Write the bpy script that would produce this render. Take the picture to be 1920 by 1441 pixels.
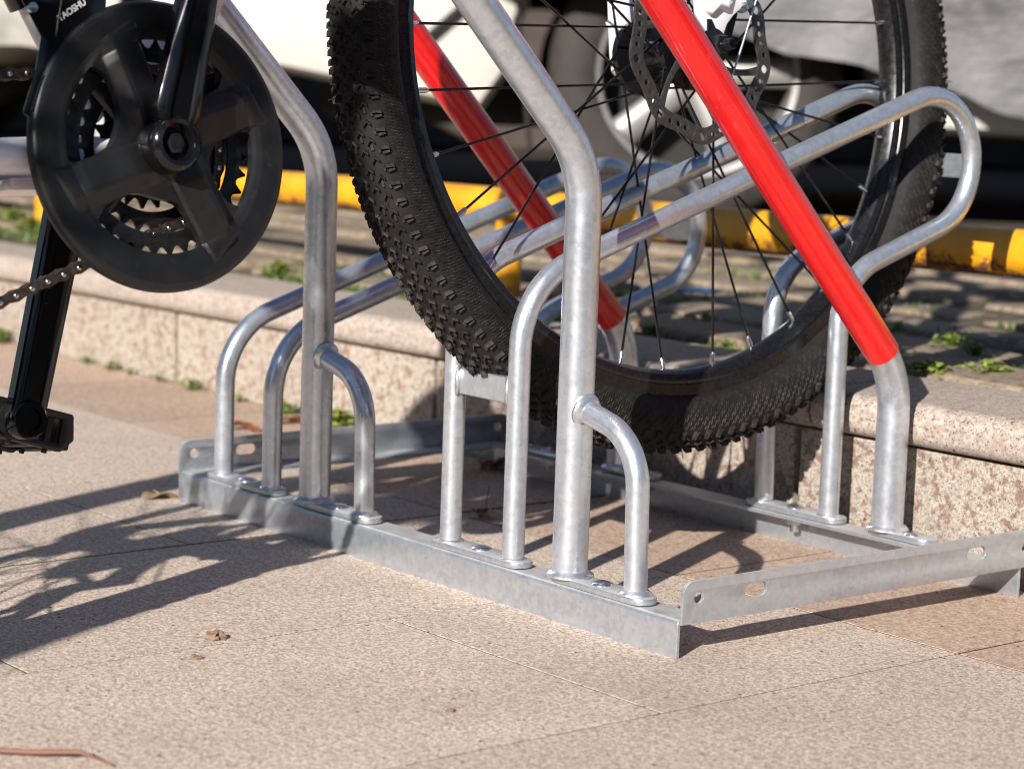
import bpy, bmesh, math, random
import numpy as np
from mathutils import Vector, Matrix, noise
R_ = math.radians
random.seed(7)
for o in list(bpy.data.objects): bpy.data.objects.remove(o)
scene = bpy.context.scene
COL = scene.collection

# ------------------------------------------------------------------ camera
cam_d = bpy.data.cameras.new('camera'); cam = bpy.data.objects.new('camera', cam_d); COL.objects.link(cam)
cam_d.sensor_width = 36; cam_d.lens = 4353.6 / 1920 * 36; cam_d.clip_start = .05; cam_d.clip_end = 500
az, el, roll = -0.88383, 0.13654, 0.03531
Fv = Vector((math.sin(az)*math.cos(el), math.cos(az)*math.cos(el), -math.sin(el)))
Rv = Fv.cross(Vector((0, 0, 1))).normalized(); Uv = Rv.cross(Fv)
Rr = Rv*math.cos(roll) + Uv*math.sin(roll); Ur = -Rv*math.sin(roll) + Uv*math.cos(roll)
CAM = Vector((1.82405, -1.15107, .42222))
cam.matrix_world = Matrix(((Rr.x, Ur.x, -Fv.x, CAM.x), (Rr.y, Ur.y, -Fv.y, CAM.y), (Rr.z, Ur.z, -Fv.z, CAM.z), (0, 0, 0, 1)))
cam_d.dof.use_dof = True; cam_d.dof.focus_distance = 1.77; cam_d.dof.aperture_fstop = 8.0; cam_d.dof.aperture_blades = 9
scene.camera = cam

# ------------------------------------------------------------------ sky, sun, exposure
SUN = Vector((.92, -1.88, 1.0)).normalized()          # towards the sun
world = bpy.data.worlds.new('World'); scene.world = world; world.use_nodes = True
wn_ = world.node_tree; bg = wn_.nodes['Background']
sky = wn_.nodes.new('ShaderNodeTexSky'); sky.sky_type = 'NISHITA'; sky.sun_disc = False
sky.sun_elevation = math.asin(SUN.z); sky.sun_rotation = math.atan2(SUN.x, SUN.y)
sky.air_density = 1.0; sky.dust_density = .25; sky.ozone_density = 2.5
wn_.links.new(sky.outputs[0], bg.inputs[0]); bg.inputs[1].default_value = .055
sun_d = bpy.data.lights.new('sun', 'SUN'); sun_d.energy = 5.0; sun_d.angle = R_(.53); sun_d.color = (1, .95, .885)
sun = bpy.data.objects.new('sun', sun_d); COL.objects.link(sun); sun.rotation_euler = (-SUN).to_track_quat('-Z', 'Y').to_euler()
sun.location = (3, -5, 4)
vs = scene.view_settings; vs.view_transform = 'Standard'; vs.look = 'None'; vs.gamma = 1; vs.exposure = .76; vs.use_curve_mapping = False
scene.render.film_transparent = False
scene.cycles.filter_width = 1.0

# ------------------------------------------------------------------ material helpers
def new_mat(name):
    m = bpy.data.materials.new(name); m.use_nodes = True
    nt = m.node_tree; return m, nt, nt.nodes['Principled BSDF']
def N(nt, t, **kw):
    n = nt.nodes.new('ShaderNode' + t)
    for k, v in kw.items():
        if k in n.inputs: n.inputs[k].default_value = v
        else: setattr(n, k, v)
    return n
def pos(nt, scale=(1, 1, 1)):
    g = N(nt, 'NewGeometry'); mp = N(nt, 'Mapping'); mp.inputs['Scale'].default_value = scale
    nt.links.new(g.outputs['Position'], mp.inputs[0]); return mp.outputs[0]
def noise_n(nt, vec, scale, detail=3, rough=.55):
    n = N(nt, 'TexNoise'); n.inputs['Scale'].default_value = scale; n.inputs['Detail'].default_value = detail; n.inputs['Roughness'].default_value = rough
    nt.links.new(vec, n.inputs['Vector']); return n.outputs['Fac']
def voro(nt, vec, scale, out='Color', feature='F1'):
    n = N(nt, 'TexVoronoi'); n.inputs['Scale'].default_value = scale; n.feature = feature
    nt.links.new(vec, n.inputs['Vector']); return n.outputs[out]
def ramp(nt, fac, stops):
    r = N(nt, 'ValToRGB'); cr = r.color_ramp
    while len(cr.elements) < len(stops): cr.elements.new(.5)
    for e, (p, c) in zip(cr.elements, stops):
        e.position = p; e.color = (c, c, c, 1) if isinstance(c, (int, float)) else (*c, 1)
    nt.links.new(fac, r.inputs[0]); return r.outputs[0]
def mix(nt, fac, a, b, mode='MIX'):
    m = N(nt, 'Mix'); m.data_type = 'RGBA'; m.blend_type = mode
    def put(s, v):
        if hasattr(v, 'links'): nt.links.new(v, s)
        elif isinstance(v, (int, float)): s.default_value = v if s.type == 'VALUE' else (v, v, v, 1)
        else: s.default_value = (*v, 1)
    put(m.inputs[0], fac); put(m.inputs[6], a); put(m.inputs[7], b); return m.outputs[2]
def bump(nt, b, h, strength=.3, dist=.001):
    n = N(nt, 'Bump'); n.inputs['Strength'].default_value = strength; n.inputs['Distance'].default_value = dist
    nt.links.new(h, n.inputs['Height']); nt.links.new(n.outputs[0], b.inputs['Normal'])
def simple(name, col, rough=.5, metal=0., spec=.5, coat=0., var=.0, vscale=60, bumps=0., bscale=300):
    m, nt, b = new_mat(name)
    b.inputs['Base Color'].default_value = (*col, 1); b.inputs['Roughness'].default_value = rough; b.inputs['Metallic'].default_value = metal
    b.inputs['Specular IOR Level'].default_value = spec; b.inputs['Coat Weight'].default_value = coat; b.inputs['Coat Roughness'].default_value = .04
    if var or bumps:
        v = pos(nt)
        if var:
            f = noise_n(nt, v, vscale, 4)
            c = mix(nt, ramp(nt, f, [(.3, 0.), (.7, 1.)]), tuple(x*(1-var) for x in col), tuple(min(1, x*(1+var)) for x in col))
            nt.links.new(c, b.inputs['Base Color'])
            nt.links.new(ramp(nt, f, [(.25, max(0, rough-.09)), (.75, min(1, rough+.09))]), b.inputs['Roughness'])
        if bumps: bump(nt, b, noise_n(nt, v, bscale, 3), bumps)
    return m

def galvanised(name, dust=0.):
    m, nt, b = new_mat(name); v = pos(nt)
    sp = voro(nt, v, 240, 'Color'); bw = N(nt, 'RGBToBW'); nt.links.new(sp, bw.inputs[0])
    mott = noise_n(nt, v, 95, 5, .65); big = noise_n(nt, v, 14, 3)
    k_ = .74 if dust else .95
    c1 = mix(nt, ramp(nt, mott, [(.3, 0.), (.72, 1.)]), (.555*k_, .610*k_, .690*k_), (.70*k_, .748*k_, .815*k_))
    c2 = mix(nt, .34, c1, ramp(nt, bw.outputs[0], [(.2, (.50*k_, .535*k_, .59*k_)), (.8, (.79*k_, .82*k_, .86*k_))]))
    c3 = mix(nt, ramp(nt, big, [(.45, 0.), (.75, .4)]), c2, (.55, .58, .62))
    rgh = ramp(nt, mott, [(.25, .25), (.75, .36)])
    met = .74 if dust else .80
    if dust:
        g = N(nt, 'NewGeometry'); sx = N(nt, 'SeparateXYZ'); nt.links.new(g.outputs['Normal'], sx.inputs[0])
        up = ramp(nt, sx.outputs['Z'], [(.55, 0.), (.95, 1.)])
        grime = ramp(nt, noise_n(nt, v, 60, 5, .7), [(.3, .35), (.7, 1.)])
        f = mix(nt, 1., up, grime, 'MULTIPLY'); f2 = mix(nt, 1., f, dust, 'MULTIPLY')
        c3 = mix(nt, f2, c3, (.46, .425, .385))
        mm = N(nt, 'MapRange'); nt.links.new(f2, mm.inputs[0]); mm.inputs[3].default_value = met; mm.inputs[4].default_value = .1
        nt.links.new(mm.outputs[0], b.inputs['Metallic'])
        mr = mix(nt, f2, rgh, .8); nt.links.new(mr, b.inputs['Roughness'])
    else:
        b.inputs['Metallic'].default_value = met; nt.links.new(rgh, b.inputs['Roughness'])
    nt.links.new(c3, b.inputs['Base Color'])
    bump(nt, b, noise_n(nt, v, 380, 5, .7), .26 if dust else .15, .0006)
    return m
M = {}
M['galv'] = galvanised('galvanised_tube'); M['galv_flat'] = galvanised('galvanised_rail', .85)
M['weld'] = simple('weld_bead', (.66, .68, .71), .33, .85, var=.15, vscale=150, bumps=.35, bscale=160)
M['zinc'] = simple('zinc_bolt', (.62, .65, .70), .24, .95, var=.1)
def red_m():
    m, nt, b = new_mat('red_sleeve'); v = pos(nt)
    c = mix(nt, ramp(nt, noise_n(nt, v, 25, 3), [(.35, 0.), (.7, 1.)]), (.60, .006, .008), (.68, .010, .009))
    nt.links.new(c, b.inputs['Base Color']); b.inputs['Roughness'].default_value = .30
    b.inputs['Coat Weight'].default_value = .7; b.inputs['Coat Roughness'].default_value = .08
    bump(nt, b, noise_n(nt, pos(nt, (300, 30, 30)), 1.3, 2), .05, .0004); return m
M['red'] = red_m()
def rubber(name, dustcol=(.16, .12, .095), amt=.55):
    m, nt, b = new_mat(name); v = pos(nt)
    f = ramp(nt, noise_n(nt, v, 120, 5, .7), [(.42, 0.), (.72, amt)])
    nt.links.new(mix(nt, f, (.009, .0085, .0085), dustcol), b.inputs['Base Color'])
    b.inputs['Roughness'].default_value = .68; b.inputs['Specular IOR Level'].default_value = .25
    bump(nt, b, noise_n(nt, v, 900, 3), .25, .0005); return m
M['rubber'] = rubber('tyre_rubber', amt=.05); M['knob'] = rubber('tread_rubber', (.13, .098, .078), .30); M['mark'] = rubber('sidewall_rib', (.11, .095, .085), .55)
M['rim'] = simple('black_rim', (.008, .008, .009), .28, .0, .4, .0, .3, 200)
M['gloss'] = simple('black_gloss', (.004, .004, .005), .14, 0, .45, .1)
M['plastic'] = simple('black_plastic', (.009, .0088, .009), .38, 0, .45, 0, .12, 50, .05, 300)
def scuffed(mat, dust, amt, scale=90):
    nt = mat.node_tree; b = nt.nodes['Principled BSDF']; v = pos(nt)
    old = b.inputs['Base Color'].links[0].from_socket if b.inputs['Base Color'].links else tuple(b.inputs['Base Color'].default_value)[:3]
    f = ramp(nt, noise_n(nt, v, scale, 6, .75), [(.57, 0.), (.72, amt)]); f2 = ramp(nt, noise_n(nt, v, 9, 3), [(.4, .15), (.65, 1.)])
    nt.links.new(mix(nt, mix(nt, 1., f, f2, 'MULTIPLY'), old, dust), b.inputs['Base Color']); return mat
scuffed(M['plastic'], (.09, .07, .055), .22); scuffed(M['red'], (.55, .30, .26), .35, 160)
M['steelblk'] = simple('black_steel', (.012, .012, .014), .32, .3, .5, .1, .3, 150)
M['rotor'] = simple('brake_steel', (.13, .115, .105), .42, .85, .5, 0, .25, 250, .15, 600)
M['chain'] = simple('chain_steel', (.10, .075, .058), .38, .8, .5, 0, .4, 260)
M['pin'] = simple('pin_steel', (.6, .58, .56), .22, 1.)
M['nipple'] = simple('nipple_chrome', (.78, .78, .80), .14, 1.)
M['white'] = simple('white_paint', (.80, .76, .80), .24, 0, .5, .5, .03, 30)
M['print'] = simple('white_print', (.82, .82, .80), .5)
M['wire'] = simple('cable', (.55, .60, .64), .3, .7)

def granite(name, base, dark, light, red, s=1., rough=.72, spec_amt=.5, warm=.0):
    m, nt, b = new_mat(name); v = pos(nt)
    oi = N(nt, 'ObjectInfo')
    a = noise_n(nt, v, 190*s, 3, .7); a2 = noise_n(nt, v, 420*s, 2, .6); a3 = noise_n(nt, v, 75*s, 4, .6)
    dirt = noise_n(nt, v, 6, 5, .65)
    c = mix(nt, ramp(nt, a, [(.44, 0.), (.55, 1.)]), base, light)
    stain = noise_n(nt, v, 2.2, 6, .7)
    c = mix(nt, ramp(nt, a3, [(.50, 0.), (.60 if warm else .64, .9 if warm else .6)]), c, red)
    c = mix(nt, ramp(nt, a2, [(.585, 0.), (.64, spec_amt)]), c, dark)
    c = mix(nt, ramp(nt, noise_n(nt, v, 150*s, 1, .5), [(.69, 0.), (.74, spec_amt)]), c, tuple(x*.5 for x in dark))
    c = mix(nt, ramp(nt, dirt, [(.40, .0), (.78, .22)]), c, tuple(x*.6 for x in base))
    c = mix(nt, ramp(nt, stain, [(.53, 0.), (.68, .26)]), c, tuple(x*.55 for x in base))
    rv = ramp(nt, oi.outputs['Random'], [(0., .88), (1., 1.06)])
    c = mix(nt, 1., c, rv, 'MULTIPLY')
    nt.links.new(c, b.inputs['Base Color']); b.inputs['Roughness'].default_value = rough
    bump(nt, b, mix(nt, .5, a, a2), .35, .0008); return m
M['slab'] = granite('pavement_granite', (.430, .338, .268), (.060, .054, .055), (.735, .605, .495), (.390, .280, .218), 1.45, .78, 1.)
M['slab_brown'] = granite('pavement_brown', (.395, .280, .205), (.085, .066, .058), (.570, .425, .320), (.350, .228, .160), 1.1, .8, .8)
M['face'] = granite('kerb_face_granite', (.330, .276, .228), (.026, .026, .028), (.460, .408, .340), (.215, .125, .092), 1.95, .62, 1., .9)
M['cap'] = granite('kerb_cap_granite', (.335, .272, .230), (.054, .050, .052), (.450, .380, .320), (.295, .225, .185), 1.2, .7, .9)
M['stone'] = granite('terrace_stone', (.20, .152, .108), (.06, .053, .045), (.29, .225, .158), (.15, .105, .07), .6, .88, .5)
def dirt_m(name, a, b_, c_):
    m, nt, b = new_mat(name); v = pos(nt)
    f = noise_n(nt, v, 35, 6, .7); c = ramp(nt, f, [(.3, a), (.55, b_), (.75, c_)])
    nt.links.new(c, b.inputs['Base Color']); b.inputs['Roughness'].default_value = .95
    bump(nt, b, noise_n(nt, v, 150, 5), .8, .004); return m
M['dirt'] = dirt_m('joint_dirt', (.018, .014, .011), (.045, .033, .024), (.12, .085, .058))
M['soil'] = dirt_m('terrace_soil', (.04, .03, .018), (.10, .075, .045), (.06, .075, .025))
M['asphalt'] = dirt_m('asphalt', (.032, .027, .023), (.05, .043, .036), (.075, .065, .055))
def leafm(name, a, b_, trans=.25):
    m, nt, b = new_mat(name); v = pos(nt)
    c = mix(nt, ramp(nt, noise_n(nt, v, 120, 2), [(.35, 0.), (.65, 1.)]), a, b_)
    nt.links.new(c, b.inputs['Base Color']); b.inputs['Roughness'].default_value = .5
    b.inputs['Subsurface Weight'].default_value = 0
    t = N(nt, 'BsdfTranslucent'); nt.links.new(c, t.inputs[0]); ms = N(nt, 'MixShader'); ms.inputs[0].default_value = trans
    out = nt.nodes['Material Output']; nt.links.new(b.outputs[0], ms.inputs[1]); nt.links.new(t.outputs[0], ms.inputs[2]); nt.links.new(ms.outputs[0], out.inputs[0]); return m
M['leaf'] = leafm('weed_leaf', (.17, .245, .04), (.32, .37, .08)); M['moss'] = leafm('moss', (.045, .085, .018), (.13, .18, .04), .15)
M['dry'] = leafm('dry_leaf', (.16, .05, .022), (.34, .13, .06), .2); M['tan'] = leafm('tan_leaf', (.22, .17, .11), (.34, .25, .15), .15)
M['straw'] = simple('straw', (.42, .24, .09), .6); M['twig'] = simple('twig', (.19, .085, .055), .65, var=.25)
M['clod'] = simple('soil_clod', (.20, .13, .085), .95, var=.4, vscale=300)
M['blue'] = simple('blue_plastic', (.02, .22, .50), .4)
def yellow_m():
    m, nt, b = new_mat('yellow_paint'); v = pos(nt)
    g = N(nt, 'NewGeometry'); sx = N(nt, 'SeparateXYZ'); nt.links.new(g.outputs['Normal'], sx.inputs[0])
    f = noise_n(nt, v, 45, 6, .75)
    ad = N(nt, 'Math', operation='MULTIPLY_ADD'); nt.links.new(sx.outputs['Z'], ad.inputs[0]); ad.inputs[1].default_value = -.24; nt.links.new(f, ad.inputs[2])
    r = ramp(nt, ad.outputs[0], [(.60, 0.), (.70, 1.)])
    rc = ramp(nt, noise_n(nt, v, 160, 4), [(.35, (.05, .022, .012)), (.7, (.22, .085, .03))])
    y = mix(nt, ramp(nt, noise_n(nt, v, 18, 4), [(.35, 0.), (.7, 1.)]), (.58, .25, .007), (.70, .34, .012))
    nt.links.new(mix(nt, r, y, rc), b.inputs['Base Color']); nt.links.new(ramp(nt, ad.outputs[0], [(.6, .42), (.72, .85)]), b.inputs['Roughness'])
    bump(nt, b, f, .3, .001); return m
M['yellow'] = yellow_m()
M['cream'] = simple('cream_car_paint', (.56, .54, .49), .25, 0, .5, .6, .04, 2)
M['under'] = simple('underbody', (.012, .011, .010), .8); M['cartyre'] = simple('car_tyre', (.030, .025, .021), .8, var=.4, vscale=20)
M['alloy'] = simple('alloy', (.30, .29, .275), .45, .5, var=.1, vscale=10); M['glass'] = simple('car_glass', (.02, .022, .024), .06, 0, .6)
M['lamp'] = simple('lamp_glass', (.7, .7, .68), .1, 0, .6); M['redlamp'] = simple('tail_lamp', (.5, .02, .02), .15)
def cover_m():
    m, nt, b = new_mat('car_cover_cloth'); v = pos(nt)
    c = mix(nt, ramp(nt, noise_n(nt, v, 9, 4), [(.3, 0.), (.7, 1.)]), (.125, .122, .128), (.165, .160, .165))
    nt.links.new(c, b.inputs['Base Color']); b.inputs['Roughness'].default_value = .62; b.inputs['Sheen Weight'].default_value = .2
    bump(nt, b, noise_n(nt, pos(nt, (1, 1, 2.5)), 16, 4, .6), .6, .02); return m
M['cover'] = cover_m()
M['cover_pale'] = simple('pale_cover_cloth', (.36, .335, .30), .6, var=.45, vscale=9, bumps=.6, bscale=20)

# ------------------------------------------------------------------ mesh helpers
def finish(me, smooth=None):
    if smooth is not None:
        me.polygons.foreach_set('use_smooth', [True]*len(me.polygons))
        if smooth < 180: me.set_sharp_from_angle(angle=R_(smooth))
    me.update(); return me
def mesh(vs, fs, smooth=40):
    me = bpy.data.meshes.new('m'); me.from_pydata([tuple(v) for v in vs], [], fs); me.validate(); return finish(me, smooth)
def obj(name, me, mat, parent=None, mw=None, **tags):
    """link a mesh (vertices in world space, or placed by mw) as an object under parent"""
    o = bpy.data.objects.new(name, me); COL.objects.link(o); me.name = name
    if mat is not None and not me.materials: me.materials.append(M[mat])
    if parent is not None:
        o.parent = parent; p = parent
        t = Vector((0, 0, 0))
        while p is not None:
            if p.type == 'EMPTY': t = p.location.copy()
            p = p.parent
        o.matrix_parent_inverse = Matrix.Translation(-t) if parent.type == 'EMPTY' else parent_inv(parent)
    if mw is not None: o.matrix_basis = mw
    for k, v in tags.items(): o[k] = v
    return o
def parent_inv(p):
    m = p.matrix_basis.copy()
    return m.inverted()            # parts sit at world identity unless placed by mw
def thing(name, label, cat, loc, group=None):
    o = bpy.data.objects.new(name, None); COL.objects.link(o); o.location = loc; o.empty_display_size = .1
    o['label'] = label; o['category'] = cat
    if group: o['group'] = group
    return o
def tag(o, label, cat, group=None):
    o['label'] = label; o['category'] = cat
    if group: o['group'] = group
    return o
def struct(o): o['kind'] = 'structure'; return o

def fillet(pts, rad, n=10):
    """round the corners of a 3D polyline; rad is a list of radii per inner vertex"""
    P = [Vector(p) for p in pts]; out = [P[0]]
    for i in range(1, len(P)-1):
        r = rad[i-1] if isinstance(rad, (list, tuple)) else rad
        a = (P[i-1]-P[i]).normalized(); b = (P[i+1]-P[i]).normalized(); ang = a.angle(b)
        if r <= 0 or ang > 3.12: out.append(P[i]); continue
        t = min(r/math.tan(ang/2), .49*(P[i-1]-P[i]).length if i > 1 else .98*(P[i-1]-P[i]).length, .98*(P[i+1]-P[i]).length)
        r = t*math.tan(ang/2); c = P[i] + (a+b).normalized()*(r/math.sin(ang/2))
        s, e = P[i]+a*t-c, P[i]+b*t-c; tot = s.angle(e); ax = s.cross(e).normalized()
        for k in range(n+1): out.append(c + Matrix.Rotation(tot*k/n, 3, ax) @ s)
    out.append(P[-1]); return out
def tube_geo(path, r, seg=20, cap=True, hint=(0, 0, 1), sy=1.):
    P = [Vector(p) for p in path]; n = len(P); vs, fs = [], []
    rr = r if isinstance(r, (list, tuple)) else [r]*n
    t = [(P[min(i+1, n-1)]-P[max(i-1, 0)]).normalized() for i in range(n)]
    u = t[0].orthogonal().normalized() if abs(t[0].dot(Vector(hint))) > .95 else t[0].cross(Vector(hint)).normalized()
    for i in range(n):
        u = (u - t[i]*u.dot(t[i])).normalized(); w = t[i].cross(u)
        for k in range(seg):
            a = 2*math.pi*k/seg; vs.append(P[i] + (u*math.cos(a) + w*math.sin(a)*sy)*rr[i])
    for i in range(n-1):
        for k in range(seg): fs.append((i*seg+k, i*seg+(k+1) % seg, (i+1)*seg+(k+1) % seg, (i+1)*seg+k))
    if cap: fs.append(tuple(range(seg))[::-1]); fs.append(tuple((n-1)*seg+k for k in range(seg)))
    return vs, fs
def tube(path, r, seg=20, cap=True, smooth=50, **k): return mesh(*tube_geo(path, r, seg, cap, **k), smooth)
def join(*geos):
    vs, fs = [], []
    for v, f in geos:
        o = len(vs); vs += list(v); fs += [tuple(i+o for i in q) for q in f]
    return vs, fs
def frame(o, x, y, z):
    return Matrix(((x[0], y[0], z[0], o[0]), (x[1], y[1], z[1], o[1]), (x[2], y[2], z[2], o[2]), (0, 0, 0, 1)))
def lathe_geo(prof, seg=32, Mx=None, closed=False, phase=0.):
    """prof: list of (radius, z) around local z; Mx places it"""
    vs, fs = [], []; n = len(prof)
    for k in range(seg):
        a = 2*math.pi*k/seg+phase
        for r, z in prof:
            v = Vector((r*math.cos(a), r*math.sin(a), z)); vs.append(Mx @ v if Mx else v)
    m = n if closed else n-1
    for k in range(seg):
        for i in range(m):
            a, b = k*n+i, k*n+(i+1) % n; c, d = ((k+1) % seg)*n+(i+1) % n, ((k+1) % seg)*n+i
            fs.append((a, d, c, b))
    return vs, fs
def box_geo(x0, x1, y0, y1, z0, z1, Mx=None):
    vs = [Vector((x, y, z)) for z in (z0, z1) for x, y in ((x0, y0), (x1, y0), (x1, y1), (x0, y1))]
    if Mx: vs = [Mx @ v for v in vs]
    return vs, [(3, 2, 1, 0), (4, 5, 6, 7), (0, 1, 5, 4), (1, 2, 6, 5), (2, 3, 7, 6), (3, 0, 4, 7)]
def bevel_mesh(geo, w, seg=2, smooth=None):
    bm = bmesh.new(); me = mesh(*geo, None); bm.from_mesh(me); bpy.data.meshes.remove(me)
    bmesh.ops.recalc_face_normals(bm, faces=bm.faces)
    bmesh.ops.bevel(bm, geom=list(bm.edges), offset=w, segments=seg, profile=.6, affect='EDGES', clamp_overlap=True)
    me = bpy.data.meshes.new('m'); bm.to_mesh(me); bm.free(); return finish(me, smooth)
def plate(loops, thick, Mx=None, bev=0., smooth=35):
    """flat plate with holes from 2D loops, thickness along local z, centred"""
    cu = bpy.data.curves.new('t', 'CURVE'); cu.dimensions = '2D'; cu.fill_mode = 'BOTH'
    cu.extrude = max(thick/2-bev, .00001); cu.bevel_depth = bev; cu.offset = -bev; cu.bevel_resolution = 1
    for lp in loops:
        s = cu.splines.new('POLY'); s.points.add(len(lp)-1); s.use_cyclic_u = True
        for p, q in zip(s.points, lp): p.co = (q[0], q[1], 0, 1)
    o = bpy.data.objects.new('t', cu); me = bpy.data.meshes.new_from_object(o)
    bpy.data.objects.remove(o); bpy.data.curves.remove(cu)
    bm = bmesh.new(); bm.from_mesh(me); bmesh.ops.remove_doubles(bm, verts=bm.verts, dist=1e-6); bmesh.ops.recalc_face_normals(bm, faces=bm.faces); bm.to_mesh(me); bm.free()
    if Mx: me.transform(Mx)
    me.materials.clear(); return finish(me, smooth)
def circle(x, y, r, n=16, ph=0.): return [(x+r*math.cos(2*math.pi*k/n+ph), y+r*math.sin(2*math.pi*k/n+ph)) for k in range(n)]
def stadium(x0, x1, y, r, n=8):
    a = [(x1+r*math.sin(math.pi*k/n), y-r*math.cos(math.pi*k/n)) for k in range(n+1)]
    return a + [(x0-r*math.sin(math.pi*k/n), y+r*math.cos(math.pi*k/n)) for k in range(n+1)]
def rounded(pts, r, n=4):
    q = fillet([Vector((*p, 0)) for p in [((pts[-1][0]+pts[0][0])/2, (pts[-1][1]+pts[0][1])/2)]+list(pts)+[((pts[-1][0]+pts[0][0])/2, (pts[-1][1]+pts[0][1])/2)]], r, n)
    return [(v.x, v.y) for v in q[:-1]]
def lumpy(me, amp, sc, seed=0):
    for v in me.vertices:
        v.co += Vector(noise.noise_vector(v.co*sc+Vector((seed, seed*1.7, 0))))*amp
    return me

# ================================================================== THE SETTING
DIRT_Z = -.0006
def flat_sheet(name, x0, x1, y0, y1, z, mat):
    return struct(obj(name, mesh([(x0, y0, z), (x1, y0, z), (x1, y1, z), (x0, y1, z)], [(0, 1, 2, 3)], None), mat))
# ground sheet in front of the kerb to the horizon; joints show it between the slabs
pav = flat_sheet('pavement', -160, 160, -160, .47, DIRT_Z, 'dirt')
def slab_mesh(w, l, t=.03, b=.0004):
    return bevel_mesh(box_geo(-w/2, w/2, -l/2, l/2, -t, 0), b, 2)
SLABS = {}
def slab(x0, x1, y0, y1, mat, gap=.0021):
    if abs(x0-.118) < .01: x0 += .0013
    if abs(x1-.118) < .01: x1 -= .0013
    w, l = round(x1-x0-gap, 4), round(y1-y0-gap, 4); key = (w, l, mat)
    if key not in SLABS: SLABS[key] = slab_mesh(w, l)
    r = random.Random(hash((round(x0, 3), round(y0, 3))) & 0xffff)
    mw = Matrix.Translation(((x0+x1)/2, (y0+y1)/2, -r.random()*.0003))
    obj('paving_slab', SLABS[key], mat, pav, mw)
XJ = [.118+.3075*k for k in range(-10, 7)]
for i in range(len(XJ)-1):
    x0, x1 = XJ[i], XJ[i+1]
    slab(x0, x1, .182, .398, 'slab_brown', .0032)
    ys = [.182, -.118, -.723, -1.328] if i % 2 else [.182, -.423, -1.028, -1.633]
    if x1 < .2 and i % 2: ys = [.182, -.108, -.713, -1.318]
    for a, b in zip(ys, ys[1:]): slab(x0, x1, b, a, 'slab')

# kerb: a row of granite face panels under bull-nosed cap stones
kerb = struct(obj('kerb', mesh(*box_geo(-2.8, 2.6, .425, .515, -.05, .094), None), 'dirt'))
KZ = lambda x: .1005+.0095*min(x, .6)          # under side of the caps falls a little to the left
fx = [-2.62, -1.96, -1.30, -.754, -.202, .352, .906, 1.46, 2.0, 2.55]
for a, b in zip(fx, fx[1:]):
    z1 = KZ((a+b)/2)-.002
    vs, fs = box_geo(a+.0038, b-.0038, .4, .43, -.02, 0)
    vs = [Vector((v.x, v.y, KZ(v.x)-.0025 if v.z > -.01 else v.z)) for v in vs]
    obj('kerb_panel', bevel_mesh((vs, fs), .002, 2), 'face', kerb)
cx_ = [-2.75, -2.05, -1.40, -.735, -.10, .378, 1.02, 1.66, 2.5]
capprof = fillet([Vector((0, .53, .0)), Vector((0, .384, .0)), Vector((0, .384, .037)), Vector((0, .53, .039))], [.014, .016], 6)
for a, b in zip(cx_, cx_[1:]):
    vs, fs = [], []
    n = len(capprof); xs = [a+.0015, a+.004] + [a+(b-a)*k/5 for k in range(1, 5)] + [b-.004, b-.0015]
    for j, x in enumerate(xs):
        ins = .002 if j in (0, len(xs)-1) else 0
        for q in capprof:
            cy, cz = .46, .019
            vs.append((x, q.y+(ins if q.y < cy else 0), KZ(x)+q.z+(ins if q.z < cz else -ins)+noise.noise(Vector((x*3, q.y*9, q.z*30)))*.0010))
    for j in range(len(xs)-1):
        for k in range(n): fs.append((j*n+k, j*n+(k+1) % n, (j+1)*n+(k+1) % n, (j+1)*n+k))
    fs += [tuple(range(n))[::-1], tuple((len(xs)-1)*n+k for k in range(n))]
    obj('kerb_cap', mesh(vs, fs, 35), 'cap', kerb)

# raised terrace behind the kerb: soil sheet, old flagstones bedded in it, and the car park beyond
TZ = .128
ter = struct(obj('terrace', mesh([(-160, .50, TZ), (160, .50, TZ), (160, 1.75, TZ), (-160, 1.75, TZ)], [(0, 1, 2, 3)], None), 'soil'))
park = flat_sheet('car_park', -160, 160, 1.75, 300, TZ-.002, 'asphalt')
rs = random.Random(3); STM = []
for k in range(6):
    w, l = 1, 1
    pts = rounded([(-.5+rs.uniform(0, .05), -.5+rs.uniform(0, .12)), (.5-rs.uniform(0, .05), -.5+rs.uniform(0, .12)), (.5-rs.uniform(0, .05), .5-rs.uniform(0, .12)), (-.5+rs.uniform(0, .05), .5-rs.uniform(0, .12))], .08, 3)
    n = len(pts); vs = []
    for z, s in ((-.03, 1), (-.007, 1), (0, .965), (.001, .8)):
        for x, y in pts: vs.append((x*s, y*s, z+noise.noise(Vector((x*3+k, y*3, z*8)))*.004*(z >= 0)))
    fs = [(j*n+i, j*n+(i+1) % n, (j+1)*n+(i+1) % n, (j+1)*n+i) for j in range(3) for i in range(n)] + [tuple(3*n+i for i in range(n))]
    STM.append(mesh(vs, fs, 45))
y = .555
while y < 1.75:
    d = rs.uniform(.13, .20); x = -3.0+rs.uniform(0, .3)
    while x < 1.5:
        l = rs.uniform(.24, .52)
        mw = Matrix.Translation((x+l/2, y+d/2, TZ+.006+rs.uniform(-.004, .006))) @ Matrix.Rotation(rs.uniform(-.012, .012), 4, 'X') @ Matrix.Rotation(rs.uniform(-.05, .05), 4, 'Z') @ Matrix.Diagonal((l-.03, d-.025, 1, 1))
        obj('flagstone', rs.choice(STM), 'stone', ter, mw); x += l
    y += d
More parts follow.
